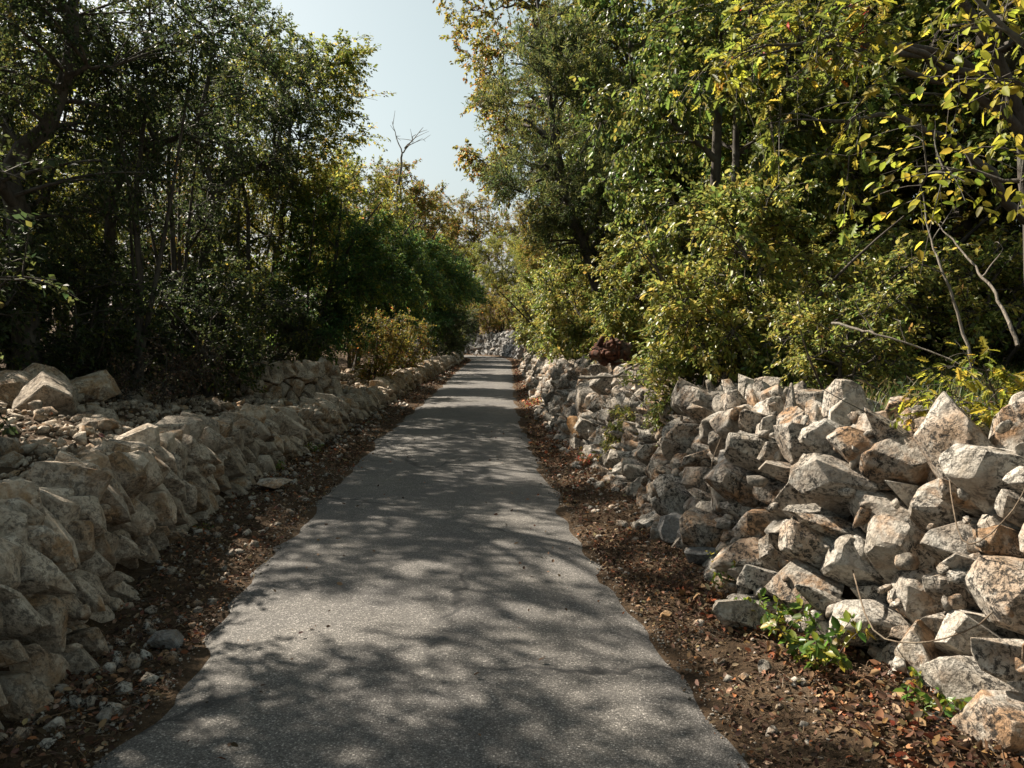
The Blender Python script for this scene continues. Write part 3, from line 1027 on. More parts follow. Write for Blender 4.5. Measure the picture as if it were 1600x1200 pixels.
def tree_meshes(seed, trunk, crown, nl, nc, cr, ntw, lpt, tmpl, size, pal, bark='bark', leafmat='leaf', trunk_r=.14, droop=.25, shell=.55, spray=.55, twig_r=.006, stems=1, up=.25):
    """trunk: way points relative to the base; crown: list of (centre, radii, weight) ellipsoids. Returns (trunk mesh, branches mesh, crown mesh)."""
    r = RS(seed)
    tp = smooth_path(trunk, 14)
    tp[1:-1, :2] += r.normal(size=(12, 2)) * .02 * tp[-1, 2] * .2
    tr = trunk_r * (1 - .78 * np.linspace(0, 1, 14) ** .9)
    tr[0] *= 1.35
    tv, tf = tubes(tp[None], tr[None], 9)
    tparts = [(tv, tf)]
    allpts = [tp]
    allr = [tr]
    for s in range(stems - 1):      # more stems from the same foot
        e = tp[-1] * r.uniform(.75, 1.0) + np.array([r.normal() * .6, r.normal() * .6, 0])
        sp = bez(np.array([tp[0] + np.array([r.normal() * .08, r.normal() * .08, -.05])]), np.array([[e[0] * .35 + r.normal() * .3, e[1] * .35 + r.normal() * .3, e[2] * .55]]), e[None], 10)[0]
        rr = trunk_r * r.uniform(.45, .8) * (1 - .8 * np.linspace(0, 1, 10))
        tparts.append(tubes(sp[None], rr[None], 7))
        allpts.append(sp); allr.append(rr)
    W = np.array([c[2] for c in crown], float); W /= W.sum()
    def sample(n, lo, hi):
        k = r.choice(len(crown), n, p=W)
        d = unit(r.normal(size=(n, 3)))
        rad = r.uniform(lo, hi, n)[:, None]
        C = np.array([c[0] for c in crown])[k]
        Rd = np.array([c[1] for c in crown])[k]
        return C + d * Rd * rad
    # limbs
    ends = sample(nl, .45, .85)
    src = np.concatenate(allpts); srr = np.concatenate(allr)
    ok = src[:, 2] > .22 * tp[-1, 2]
    src, srr = src[ok], srr[ok]
    dd = np.linalg.norm(src[None] - ends[:, None], axis=2) + 1.6 * np.clip(src[None, :, 2] - ends[:, None, 2] + .3, 0, None)
    k = np.argmin(dd + r.rand(*dd.shape) * .8, axis=1)
    st = src[k]
    midp = st * .5 + ends * .5 + np.column_stack([r.normal(size=nl) * .18, r.normal(size=nl) * .18, np.full(nl, up) * np.linalg.norm(ends - st, axis=1)])
    lp = bez(st, midp, ends, 10)
    lp[:, 1:-1] += r.normal(size=(nl, 8, 3)) * .025
    lr = np.minimum(srr[k] * .75, trunk_r * .5)[:, None] * (1 - .8 * np.linspace(0, 1, 10))[None]
    lv, lf = tubes(lp, lr, 6)
    tparts.append((lv, lf))
    # clusters and their branches
    cc = sample(nc, shell, 1.0)
    src = np.concatenate([lp.reshape(-1, 3), tp[6:]]); srr = np.concatenate([lr.ravel(), tr[6:]])
    dd = np.linalg.norm(src[None] - cc[:, None], axis=2) + .8 * np.clip(src[None, :, 2] - cc[:, None, 2], 0, None)
    k = np.argmin(dd, axis=1)
    st = src[k]
    L = np.linalg.norm(cc - st, axis=1)
    md = st * .5 + cc * .5 + np.column_stack([r.normal(size=nc) * .1 * L, r.normal(size=nc) * .1 * L, .16 * L])
    bp = bez(st, md, cc, 7)
    br = np.clip(srr[k] * .6, twig_r * 1.6, .03)[:, None] * (1 - .7 * np.linspace(0, 1, 7))[None]
    bv_, bf = tubes(bp, br, 5)
    # twigs
    nt_ = nc * ntw
    ci = np.repeat(np.arange(nc), ntw)
    ts = r.uniform(.45, 1.0, nt_)
    a = bp[ci, np.minimum((ts * 6).astype(int), 6)]
    out = unit(cc - np.average([c[0] for c in crown], axis=0, weights=W))[ci]
    d = unit(r.normal(size=(nt_, 3)) + .55 * out + np.array([0, 0, .1]))
    ln = cr * r.uniform(.55, 1.15, nt_)
    e = a + d * ln[:, None]
    e[:, 2] -= droop * ln * r.uniform(.3, 1.2, nt_)
    m = a * .5 + e * .5
    m[:, 2] += .14 * ln
    wp = bez(a, m, e, 5)
    wr = twig_r * np.linspace(1, .35, 5)[None] * np.ones((nt_, 1))
    wv, wf = tubes(wp, wr, 3)
    # leaves along the twigs
    nL = nt_ * lpt
    wi = np.repeat(np.arange(nt_), lpt)
    t = (r.uniform(.12, 1.0, nL)) ** .8
    q = t * 4
    i0 = np.minimum(q.astype(int), 3)
    fr = (q - i0)[:, None]
    pos = wp[wi, i0] * (1 - fr) + wp[wi, i0 + 1] * fr
    td = unit(wp[wi, i0 + 1] - wp[wi, i0])
    side = unit(np.cross(td, np.array([0, 0, 1.0])[None] + r.normal(size=(nL, 3)) * .3)) * np.where(r.rand(nL) < .5, -1, 1)[:, None]
    ax = td * .65 + side * spray + r.normal(size=(nL, 3)) * .45 + np.array([0, 0, -droop])
    pos = pos + r.normal(size=(nL, 3)) * cr * .05
    nrm = np.array([0, 0, 1.0])[None] + r.normal(size=(nL, 3)) * .55
    sz = size * (.35 + .95 * r.rand(nL) ** .8)
    V, Fq = place_leaves(tmpl, pos, ax, nrm, sz)
    cb = r.rand(nc)
    c = tint(pal, nL, r, cb[ci[wi]])
    nv = len(LT[tmpl][0])
    crown_me = build('crown', V, Fq, M[leafmat], False, colr=np.repeat(c, nv, axis=0))
    tv, tf = join(tparts)
    trunk_me = build('trunk', tv, tf, M[bark], True)
    bvv, bff = join([(bv_, bf), (wv, wf)])
    br_me = build('branches', bvv, bff, M[bark], True)
    return trunk_me, br_me, crown_me


def plant(name, meshes, x, y, label, cat, group=None, rz=0.0, s=1.0, z=None, parts=('trunk', 'branches', 'crown')):
    root = bpy.data.objects.new(name, None)
    col.objects.link(root)
    root.location = (x, y, (gz(x, y) if z is None else z) - .06)
    root.rotation_euler = (0, 0, rz)
    root.scale = (s, s, s)
    trunk = None
    for n, me in zip(parts, meshes):
        o = link(n, me, trunk if n == 'branches' else root)
        if n == 'trunk': trunk = o
        if n == 'branches': o['kind'] = 'stuff'      # hundreds of twigs, one sub-part of the trunk
    return tag(root, label, cat, group)


E = lambda c, rr, w=1.0: (np.array(c, float), np.array(rr, float), w)

# ---- left side: near dark evergreen oaks
LG = 'trees standing behind the rubble bank'
t1 = tree_meshes(401, [(0, 0, 0), (.05, 0, 1.8), (-.1, 0, 3.2), (.5, .1, 4.0), (.75, .1, 5.2), (.9, .1, 7.2)],
                 [E((.6, .3, 6.0), (2.6, 2.4, 2.4), 3), E((.2, 0, 3.0), (1.6, 1.6, 1.6), 1.2)], 13, 150, .54, 8, 32, 'rhomb', .064, 'holm', trunk_r=.19)
t2 = tree_meshes(402, [(0, 0, 0), (.15, 0, 1.2), (.32, 0, 2.6), (.42, 0, 3.5), (1.0, .1, 4.1), (1.7, .2, 4.6), (2.0, .3, 6.0)],
                 [E((1.2, .2, 5.6), (2.2, 2.2, 2.0), 3), E((.0, 0, 2.6), (1.4, 1.3, 1.2), 1)], 13, 130, .54, 8, 32, 'rhomb', .064, 'holm', trunk_r=.13)
t3 = tree_meshes(403, [(0, 0, 0), (-.05, 0, 1.5), (.1, 0, 3.0), (.3, 0, 4.4), (.35, .1, 6.5)],
                 [E((.3, 0, 5.6), (2.3, 2.3, 2.3), 3), E((.2, .2, 3.2), (1.8, 1.7, 1.5), 1.3)], 14, 170, .6, 8, 40, 'rhomb', .075, 'yellow', trunk_r=.12, stems=2)
t4 = tree_meshes(404, [(0, 0, 0), (.2, 0, 1.0), (.5, 0, 2.2), (.8, 0, 3.6), (.9, 0, 4.6)],
                 [E((.7, 0, 3.5), (1.5, 1.6, 1.2), 2), E((1.5, .2, 2.6), (1.2, 1.2, .8), 1), E((-.2, .1, 2.2), (1.3, 1.3, 1.3), 1.4), E((.9, -.5, 1.4), (1.0, 1.0, .7), .7)], 14, 130, .55, 8, 36, 'rhomb', .074, 'deep', trunk_r=.10, stems=3)
t5 = tree_meshes(405, [(0, 0, 0), (.0, 0, 2.2), (.1, .1, 4.5), (.2, .1, 7.0), (.2, .1, 8.6)],
                 [E((.1, 0, 6.6), (2.3, 2.3, 2.6), 3), E((0, 0, 3.8), (1.7, 1.7, 1.6), 1)], 15, 160, .62, 8, 38, 'rhomb', .09, 'gold', trunk_r=.15)
s1 = tree_meshes(411, [(0, 0, 0), (.05, 0, .5), (.1, 0, 1.2)], [E((0, 0, .95), (1.15, 1.1, .95))], 7, 62, .38, 7, 30, 'rhomb', .050, 'holm', trunk_r=.045, stems=4, shell=.4)
s2 = tree_meshes(412, [(0, 0, 0), (.05, 0, .6), (.1, 0, 1.5)], [E((0, 0, 1.2), (1.1, 1.1, 1.15))], 8, 66, .40, 7, 30, 'rhomb', .055, 'gold', trunk_r=.045, stems=4, shell=.4)
s3 = tree_meshes(413, [(0, 0, 0), (.03, 0, .3), (.05, 0, .8)], [E((0, 0, .5), (1.0, .9, .6))], 8, 55, .34, 6, 8, 'rhomb', .045, 'dry', bark='bark', leafmat='leaf_dry', trunk_r=.02, stems=6, shell=.3, twig_r=.005)

plant('holm_oak', t1, -6.55, 10.6, 'big dark evergreen oak with thick kinked trunk at the outer left edge', 'tree', LG, 0)
plant('holm_oak', t2, -7.0, 13.2, 'dark evergreen oak whose slim trunk bends sharply at half height', 'tree', LG, 0)
plant('holm_oak', t2, -6.7, 16.4, 'dark oak with arching trunk between the bent oak and the yellow trees', 'tree', LG, .5, 1.06)
plant('yellowing_tree', t3, -6.0, 20.0, 'yellow green tree with two slim dark trunks behind the ruined wall stub', 'tree', LG, .2, 1.16)
plant('yellowing_tree', t3, -5.4, 27.0, 'tall yellow green tree forming the left rim of the open sky', 'tree', LG, 2.4, .98)
plant('green_tree', t4, -5.0, 19.2, 'deep green bushy tree leaning out over the ruined wall stub', 'tree', LG, 0)
plant('green_tree', t4, -5.1, 25.5, 'deep green tree hanging over the tan wall towards the lane', 'tree', LG, .25, 1.15)
plant('green_tree', t4, -5.3, 34.0, 'farther deep green tree overhanging the lane before the bend', 'tree', LG, -.3, 1.35)
plant('oak_tree', t5, -5.2, 37.0, 'brownish gold oak below the bare branches on the left skyline', 'tree', LG, 1.0, 1.02)
plant('oak_tree', t5, -5.0, 48.0, 'gold oak on the left skyline nearest the sky notch', 'tree', LG, 2.2, 1.08)
plant('green_tree', t4, -5.5, 46.0, 'dark green tree at the inside of the far bend', 'tree', LG, .4, 1.5)
plant('green_tree', t4, -6.0, 57.0, 'farthest dark green tree where the lane turns away', 'tree', LG, .1, 1.6)
plant('holm_shrub', s1, -5.3, 13.6, 'greyish evergreen shrub reaching over the rubble beside the ruined stub', 'shrub', 'shrubs on the left bank', .3, 1.45)
plant('holm_shrub', s1, -6.4, 11.6, 'dark evergreen shrub at the foot of the kinked oak', 'shrub', 'shrubs on the left bank', 2.0, 1.3)
plant('holm_shrub', s1, -7.2, 10.0, 'dark evergreen shrub behind the boulders at the outer edge', 'shrub', 'shrubs on the left bank', 4.0, 1.35)
plant('holm_shrub', s1, -6.3, 15.2, 'dark evergreen shrub between the bent oak and the stub', 'shrub', 'shrubs on the left bank', 1.0, 1.4)
plant('holm_shrub', s1, -5.6, 17.5, 'dark evergreen shrub directly behind the ruined stub', 'shrub', 'shrubs on the left bank', 5.0, 1.5)
plant('gold_shrub', s2, -3.85, 22.0, 'golden brown shrub on the bank edge below the deep green trees', 'shrub', 'shrubs on the left bank', 0, 1.0)
plant('gold_shrub', s2, -4.2, 30.0, 'farther golden shrub behind the tan wall', 'shrub', 'shrubs on the left bank', 1.5, 1.1)
plant('dry_bramble', s3, -5.0, 11.3, 'reddish brown dry bramble thicket at the back of the rubble', 'shrub', 'shrubs on the left bank', 0, 1.0)
plant('dry_bramble', s3, -6.3, 8.8, 'dry bramble tuft beside the big boulders', 'shrub', 'shrubs on the left bank', 2.0, .7)

# ---- behind the first row, and the trees beside the camera that throw the dappled shade
BL = 'trees deeper in the left wood'
for i, (x, y, k, a, s) in enumerate(((-10.4, 14.0, t3, .4, 1.0), (-10.6, 19.5, t3, 2.0, 1.05), (-13.5, 16, t5, 2.2, 1.05), (-15.5, 21, t3, 3.0, 1.15), (-10.2, 25.5, t5, .3, .8), (-11, 34, t3, 1.2, .85), (-10, 45, t5, 4.0, .9),
                                     (-15.5, 27, t3, 5.0, 1.0), (-9, 56, t3, .5, 1.2), (-14, 64, t5, 1.9, 1.2), (-17, 30, t3, 3.0, 1.2))):
    plant('woodland_tree', k, x, y, 'tree with yellowing leaves in the wood behind the front trees of the left bank', 'tree', BL, a, s)

# ---- right side
RG = 'trees behind the tumbled wall'
t6 = tree_meshes(421, [(0, 0, 0), (-.2, 0, 3.0), (-.8, 0, 6.0), (-1.4, 0, 9.0), (-1.7, .2, 12.5)],
                 [E((-1.8, 0, 9.6), (2.6, 2.8, 3.6), 3), E((-1.5, 0, 6.0), (2.3, 2.2, 1.8), 1.3), E((.2, .3, 11), (2.4, 2.4, 2.8), 1.4)], 20, 230, .6, 8, 26, 'ovate', .105, 'brownoak', trunk_r=.22)
t7 = tree_meshes(422, [(0, 0, 0), (-.3, 0, 1.6), (-.8, .1, 3.2), (-1.2, .1, 5.2), (-1.4, .1, 6.8)],
                 [E((-1.1, 0, 4.4), (1.45, 1.4, 2.1), 3), E((-.6, 0, 3.0), (1.3, 1.2, 1.1), 1)], 18, 150, .50, 9, 50, 'needle', .085, 'juniper', trunk_r=.13, droop=-.1, spray=.35, up=.5, twig_r=.005)
t8 = tree_meshes(423, [(0, 0, 0), (-.1, 0, 1.4), (-.2, 0, 2.8), (-.25, 0, 4.4), (-.2, 0, 6.4)],
                 [E((-.3, -.1, 3.3), (1.9, 1.8, 1.7), 3), E((-.1, 0, 5.4), (1.7, 1.7, 1.6), 2)], 17, 170, .52, 8, 32, 'ovate', .076, 'horn', leafmat='leaf_gloss', trunk_r=.12, droop=.45, stems=2)
s4 = tree_meshes(431, [(0, 0, 0), (-.05, 0, .8), (-.1, 0, 1.7)], [E((-.1, 0, 1.3), (.95, .9, .85)), E((-.2, 0, .6), (.9, .8, .5), .6)], 9, 96, .36, 7, 34, 'ovate', .054, 'shrub', leafmat='leaf_gloss', trunk_r=.04, stems=4, droop=.3, shell=.35)
s5 = tree_meshes(432, [(0, 0, 0), (0, 0, .5), (-.05, 0, 1.1)], [E((0, 0, .75), (.9, .8, .7))], 8, 56, .34, 7, 24, 'ovate', .048, 'shrub', leafmat='leaf_gloss', trunk_r=.03, stems=5, droop=.2, shell=.3)
t9 = tree_meshes(424, [(0, 0, 0), (.1, 0, 2.5), (-.2, .2, 4.6), (-.1, .2, 6.5), (.2, 0, 8.8)],
                 [E((0, 0, 6.6), (2.8, 2.8, 2.6), 3), E((-.3, 0, 3.8), (2.0, 2.0, 1.5), 1.2)], 18, 170, .62, 8, 34, 'rhomb', .092, 'horn', trunk_r=.17)

plant('oak_tree', t6, 2.2, 23.5, 'tall brownish oak leaning out over the lane against the sky', 'tree', RG, 0)
plant('juniper_tree', t7, 2.0, 15.6, 'feathery dark juniper with sweeping branches above the lane', 'tree', RG, 0, 1.08)
plant('hornbeam', t8, 3.0, 11.0, 'dense olive green hornbeam with drooping leaf sprays beside the juniper', 'tree', RG, .3, 1.0)
plant('hornbeam', t8, 4.5, 13.8, 'taller olive hornbeam right behind the drooping one', 'tree', RG, 2.2, 1.3)
plant('hornbeam', t8, 2.9, 19.6, 'olive hornbeam between the juniper and the leaning oak', 'tree', RG, 4.0, 1.15)
plant('woodland_oak', t9, 6.4, 9.9, 'dark trunked oak shading the grass behind the near tumbled wall', 'tree', RG, 0, 1.0)
plant('woodland_oak', t9, 7.2, 12.6, 'dark oak standing behind the shaded grassy hollow', 'tree', RG, 2.0, 1.05)
plant('yellow_shrub', s4, 2.35, 8.1, 'sunlit yellow green shrub rising above the middle of the tumbled wall', 'shrub', 'shrubs on the tumbled wall', 0, 1.12)
plant('yellow_shrub', s4, 2.0, 12.6, 'sunlit shrub behind the red root stump', 'shrub', 'shrubs on the tumbled wall', 2.0, 1.1)
plant('yellow_shrub', s4, 1.9, 16.4, 'pale green shrub below the juniper', 'shrub', 'shrubs on the tumbled wall', 3.0, 1.25)
plant('yellow_shrub', s4, 1.75, 20.5, 'silvery yellow shrub spilling over the wall towards the lane', 'shrub', 'shrubs on the tumbled wall', 1.0, 1.5)
plant('yellow_shrub', s4, 1.9, 25.5, 'yellow green shrub below the leaning oak', 'shrub', 'shrubs on the tumbled wall', 4.4, 1.7)
plant('yellow_shrub', s4, 1.9, 31.5, 'yellow green shrub half way to the far bend', 'shrub', 'shrubs on the tumbled wall', 5.4, 1.9)
plant('yellow_shrub', s4, 1.8, 39.0, 'yellow shrub nearest the wall of the far bend', 'shrub', 'shrubs on the tumbled wall', .6, 2.0)
plant('low_shrub', s5, 1.75, 8.0, 'leafy shrub drooping over the face of the tumbled wall beside the branch', 'shrub', 'shrubs on the tumbled wall', 0, .72)
plant('low_shrub', s5, 2.75, 6.6, 'low leafy shrub right behind the big capping blocks', 'shrub', 'shrubs on the tumbled wall', 2.0, .8)
plant('low_shrub', s5, 1.45, 9.4, 'small leafy shrub between the fallen branch and the pale blocks', 'shrub', 'shrubs on the tumbled wall', 4.0, .5)
plant('low_shrub', s5, 3.5, 8.3, 'leafy shrub deeper in, left of the shaded grass', 'shrub', 'shrubs on the tumbled wall', 5.0, 1.15)
plant('gold_tree', t5, 3.2, 34.0, 'golden orange tree on the right just past the leaning oak', 'tree', RG, .4, .85)
plant('gold_tree', t5, 2.6, 44.0, 'golden tree between the leaning oak and the far bend', 'tree', RG, 2.6, .85)
plant('yellowing_tree', t3, 2.2, 54.0, 'yellow tree on the right before the wall of the bend', 'tree', RG, 3.3, 1.0)
BB = 'trees above the wall of the far bend'
plant('gold_shrub', s2, -2.2, 74.2, 'golden bush on top of the bend wall, over its open end', 'shrub', BB, 0, 1.9)
plant('gold_shrub', s2, .6, 71.0, 'golden bush on top of the bend wall, next to the right thicket', 'shrub', BB, 3.0, 2.0)
plant('yellowing_tree', t3, -1.2, 78.5, 'yellow tree closing the view behind the bend wall', 'tree', BB, 1.1, 1.35)
plant('yellowing_tree', t3, -6.5, 83.5, 'yellow green tree closing the view left of the bend wall', 'tree', BB, 2.1, 1.35)
plant('gold_tree', t5, 3.0, 70.0, 'golden tree over the near end of the bend wall', 'tree', BB, 2.9, 1.1)
BR = 'trees deeper in the right wood'
for i, (x, y, k, a, s) in enumerate(((6.5, 16.5, t8, .7, 1.45), (6.6, 21.5, t9, 1.7, 1.15), (6.5, 28, t9, 3.7, 1.15), (10.0, 11.0, t9, 4.7, 1.1), (9.5, 16, t9, .7, 1.15), (8.6, 8.0, t9, 5.3, .95),
                                     (6.2, 36, t3, 2.7, 1.2), (6.5, 47, t5, .9, 1.1), (12.5, 14, t9, 2.5, 1.2), (14, 20, t9, 1.2, 1.3), (12, 25, t9, 3.3, 1.3), (6, 60, t3, 2.1, 1.3))):
    plant('woodland_tree', k, x, y, 'tree with olive leaves in the wood behind the front trees of the tumbled wall', 'tree', BR, a, s)

# understory that closes the wood behind the first row
for i, (x, y, a, s) in enumerate(((-8.6, 11.4, 0, 1.5), (-8.2, 15.2, 2, 1.6), (-8.4, 19.0, 4, 1.6), (-7.6, 22.5, 1, 1.5), (-7.4, 28, 3, 1.5), (-7, 42, 3.5, 1.8), (-7, 50, .2, 2.3))):
    plant('understory_shrub', s1, x, y, 'dark evergreen shrub in the deep shade between the left trunks', 'shrub', 'understory of the left wood', a, s)
for i, (x, y, a, s) in enumerate(((5.0, 11.6, 0, 1.9), (4.8, 15.5, 2, 2.0), (6.4, 14.0, 4, 2.1), (4.2, 22, 1, 2.2), (4.2, 27, 3, 2.3), (4.0, 33, 5, 2.4), (8.4, 11.2, 2.5, 2.2), (10.5, 13, .5, 2.3), (8.6, 15.5, 4.5, 2.3), (4.2, 40, 1.5, 2.5), (4, 50, 3.5, 2.6), (7.4, 9.3, 1.0, 1.5), (11.5, 9.5, 1.0, 2.0), (6.5, 18.5, 1.9, 2.2), (7, 24, 2.9, 2.4))):
    plant('understory_shrub', s1 if i % 2 else s4, x, y, 'dark shrub in the deep shade between the right trunks', 'shrub', 'understory of the right wood', a, s * (1 if i % 2 else .9))

# trees beside the camera, left of the picture, that throw the near shade
plant('holm_oak', t1, -5.9, 6.0, 'broad evergreen oak beside the near rubble bank, outside the picture', 'tree', LG, -.3, .86)
plant('holm_oak', t2, -7.9, 4.6, 'slim evergreen oak beside the near rubble bank, outside the picture', 'tree', LG, .8, .95)
plant('yellowing_tree', t3, -9.6, 7.4, 'yellowing tree beside the near rubble bank, outside the picture', 'tree', LG, 1.8, .85)
plant('holm_oak', t2, -5.6, 4.3, 'leaning evergreen oak over the near rubble bank, outside the picture', 'tree', LG, .5, .9)
plant('holm_shrub', s1, -5.4, 6.2, 'evergreen shrub beside the near rubble bank, outside the picture', 'shrub', 'shrubs on the left bank', 1.8, 1.6)

# near oak twigs hanging in from the right
n1 = tree_meshes(441, [(0, 0, 0), (-.1, 0, 1.2), (-.4, -.2, 2.3), (-1.1, -.5, 3.1), (-2.0, -.8, 3.3)],
                 [E((-2.3, -.9, 2.15), (.95, .8, .75), 2.4), E((-1.6, -.6, 2.9), (1.5, 1.1, .8), 2)], 10, 44, .42, 5, 7, 'oak', .095, 'nearoak', trunk_r=.085, droop=.4, shell=.35, spray=.8, twig_r=.004)
plant('near_oak', n1, 4.3, 6.4, 'oak with lobed yellow leaves and a few red ones hanging in close', 'tree', RG, 0, 1.0)
n2 = tree_meshes(442, [(0, 0, 0), (-.1, 0, 1.0), (-.4, .1, 1.8), (-.8, .2, 2.3)],
                 [E((-.75, .15, 1.6), (.5, .5, .75), 2), E((-.5, 0, 2.4), (.7, .6, .6), 1.3)], 6, 26, .32, 4, 9, 'ovate', .058, 'near', trunk_r=.04, droop=.35, shell=.3, spray=.8, twig_r=.0035)
plant('near_sapling', n2, 3.02, 3.75, 'sapling with bright yellow oval leaves entering beside the near wall', 'tree', RG, 0, 1.0)
n3 = tree_meshes(443, [(0, 0, 0), (-.05, 0, .25), (-.15, 0, .5)], [E((-.1, 0, .3), (.5, .4, .35))], 6, 22, .26, 4, 7, 'oak', .068, 'near', trunk_r=.012, droop=.35, shell=.3, spray=.8, twig_r=.003, stems=4)
plant('oak_sprout', n3, 2.75, 4.35, 'low oak sprout with big yellow leaves over the near wall top', 'shrub', 'shrubs on the tumbled wall', 0, 1.0)
plant('oak_sprout', n3, 2.75, 3.3, 'low oak sprout with big yellow leaves closest to the camera', 'shrub', 'shrubs on the tumbled wall', 2.0, .9)

# more trees that close the view at the far bend and along the wood's edge
plant('yellowing_tree', t3, -9.8, 88.0, 'pale yellow tree seen through the gap where the lane turns away', 'tree', BB, .7, 1.5)
plant('green_tree', t4, -9.0, 68.0, 'dark green tree inside the bend, behind the end of the tan wall', 'tree', LG, .7, 2.0)
for x, y, a, s_ in ((-14, 88, 0, 1.6), (-4, 90, 2, 1.7), (2, 86, 4, 1.6), (-20, 92, 1, 1.7), (8, 80, 3, 1.6)):
    plant('woodland_tree', t5, x, y, 'golden tree far back in the wood beyond the bend', 'tree', 'trees beyond the bend', a, s_)
for x, y, a, s_ in ((13, 8.5, 0, 1.3), (15, 12, 2, 1.4), (17, 17, 4, 1.5), (11.5, 18.5, 1, 1.4)):
    plant('woodland_tree', t9, x, y, 'tree with olive leaves in the wood behind the front trees of the tumbled wall', 'tree', BR, a, s_)

# ------------------------------------------------------------------ leaf litter, twigs, grass
def flat_leaves(pos, r, size, pal, tmpl='ovate', lift=.6):
    n = len(pos)
    a = r.uniform(0, 6.283, n)
    ax = np.column_stack([np.cos(a), np.sin(a), r.normal(size=n) * lift])
    nr_ = np.array([0, 0, 1.0])[None] + r.normal(size=(n, 3)) * lift * 1.3
    sz = size * (.3 + 1.1 * r.rand(n) ** 1.5)
    pos = pos + np.column_stack([np.zeros(n), np.zeros(n), r.uniform(.004, .028, n)])
    V, Fq = place_leaves(tmpl, pos, ax, nr_, sz)
    return V, Fq, np.repeat(tint(pal, n, r), len(LT[tmpl][0]), axis=0)


r = RS(131)
parts = []
for side, n, y0, y1, f0, f1, size, pal, pw in (
        (-1, 7500, 2.2, 12, -.05, 1.02, .034, 'litter', 1.2), (-1, 3000, 10, 30, -.05, 1.02, .06, 'litter', 1.2), (-1, 1500, 28, 60, -.05, 1.0, .09, 'litter_orange', 1),
        (1, 7500, 2.2, 6.5, -.06, 1.0, .03, 'litter', 1), (1, 3600, 2.0, 4.8, .42, 1.05, .048, 'litter_orange', 1), (1, 4600, 6, 14, -.05, 1.05, .04, 'litter', 1), (1, 1500, 10, 30, -.05, 1.0, .07, 'litter_orange', 1), (1, 900, 28, 62, -.05, 1.0, .1, 'litter_orange', 1)):
    parts.append(flat_leaves(verge_points(side, n, y0, y1, f0, f1, pw), r, size, pal))
# strays blown on to the asphalt
pos = np.concatenate([verge_points(-1, 420, 2.5, 12, -.16, .02), verge_points(1, 520, 2.5, 12, -.16, .02), verge_points(-1, 90, 2.5, 14, -1.4, 0), verge_points(1, 110, 2.5, 14, -1.4, 0)])
pos[:, 2] = .035
parts.append(flat_leaves(pos, r, .035, 'litter'))
# leaves lodged on the bank and on the terrace behind the tumbled wall
pts, _e = bank_points(2600, 1.5, 26, .4, 5.5)
pts[:, 2] += .05
parts.append(flat_leaves(pts, r, .05, 'litter'))
xy = np.column_stack([r.uniform(1.9, 8, 5000), r.uniform(2.5, 16, 5000)])
parts.append(flat_leaves(np.column_stack([xy, terrain(xy) + .01]), r, .06, 'litter'))
xy = np.column_stack([r.uniform(-11, -4.5, 3500), r.uniform(6, 22, 3500)])
parts.append(flat_leaves(np.column_stack([xy, terrain(xy) + .01]), r, .06, 'litter'))
V, Fq = join([(a, b) for a, b, _ in parts])
o = link('leaf_litter', build('leaf_litter', V, Fq, M['leaf_dry'], False, colr=np.concatenate([c for *_, c in parts])))
tag(o, 'dry brown and orange leaves strewn over the verges', 'leaf litter', kind='stuff')

# twigs and needles in the litter
pos = np.concatenate([verge_points(1, 1900, 2.2, 8, -.02, 1.0), verge_points(-1, 900, 2.2, 9, .0, 1.0)])
n = len(pos)
a = r.uniform(0, 6.283, n)
ln = .03 + .12 * r.rand(n) ** 2.5
d = np.column_stack([np.cos(a), np.sin(a), r.normal(size=n) * .12]) * ln[:, None]
st = pos + np.array([0, 0, .012])
tw = bez(st, st + d * .5 + r.normal(size=(n, 3)) * .008, st + d, 4)
V, Fq = tubes(tw, (.0012 + .0016 * r.rand(n))[:, None] * np.ones((1, 4)), 3)
o = link('twig_litter', build('twig_litter', V, Fq, mat_bark('twig', (.10, .065, .04), (.24, .17, .11), 20), False))
tag(o, 'thin dry twigs and stalks lying in the verge litter', 'twigs', kind='stuff')

# shaded grass and herbs on the terrace behind the tumbled wall
def blades(n, x0, x1, y0, y1, h, r):
    xy = np.column_stack([r.uniform(x0, x1, n), r.uniform(y0, y1, n)])
    i, t = lane(xy)
    keep = t > CL[i, 4] + .75
    xy = xy[keep]
    n = len(xy)
    p0 = np.column_stack([xy, terrain(xy) - .01])
    a = r.uniform(0, 6.283, n)
    hh = h * r.uniform(.4, 1.2, n)
    lean = r.uniform(.15, .8, n) * hh
    dirv = np.column_stack([np.cos(a), np.sin(a), np.zeros(n)])
    sd = np.column_stack([-np.sin(a), np.cos(a), np.zeros(n)]) * .004
    mid_ = p0 + dirv * lean[:, None] * .35 + np.array([0, 0, 1.0]) * (hh * .62)[:, None]
    tip = p0 + dirv * lean[:, None] + np.array([0, 0, 1.0]) * (hh * .95)[:, None]
    V = np.stack([p0 - sd, p0 + sd, mid_ + sd * .8, mid_ - sd * .8, tip], axis=1).reshape(-1, 3)
    k = (np.arange(n) * 5)[:, None, None]
    Fq = (np.array([(0, 1, 2), (0, 2, 3), (3, 2, 4)])[None] + k).reshape(-1, 3)
    return V, Fq, np.repeat(tint('sward', n, r), 5, axis=0)


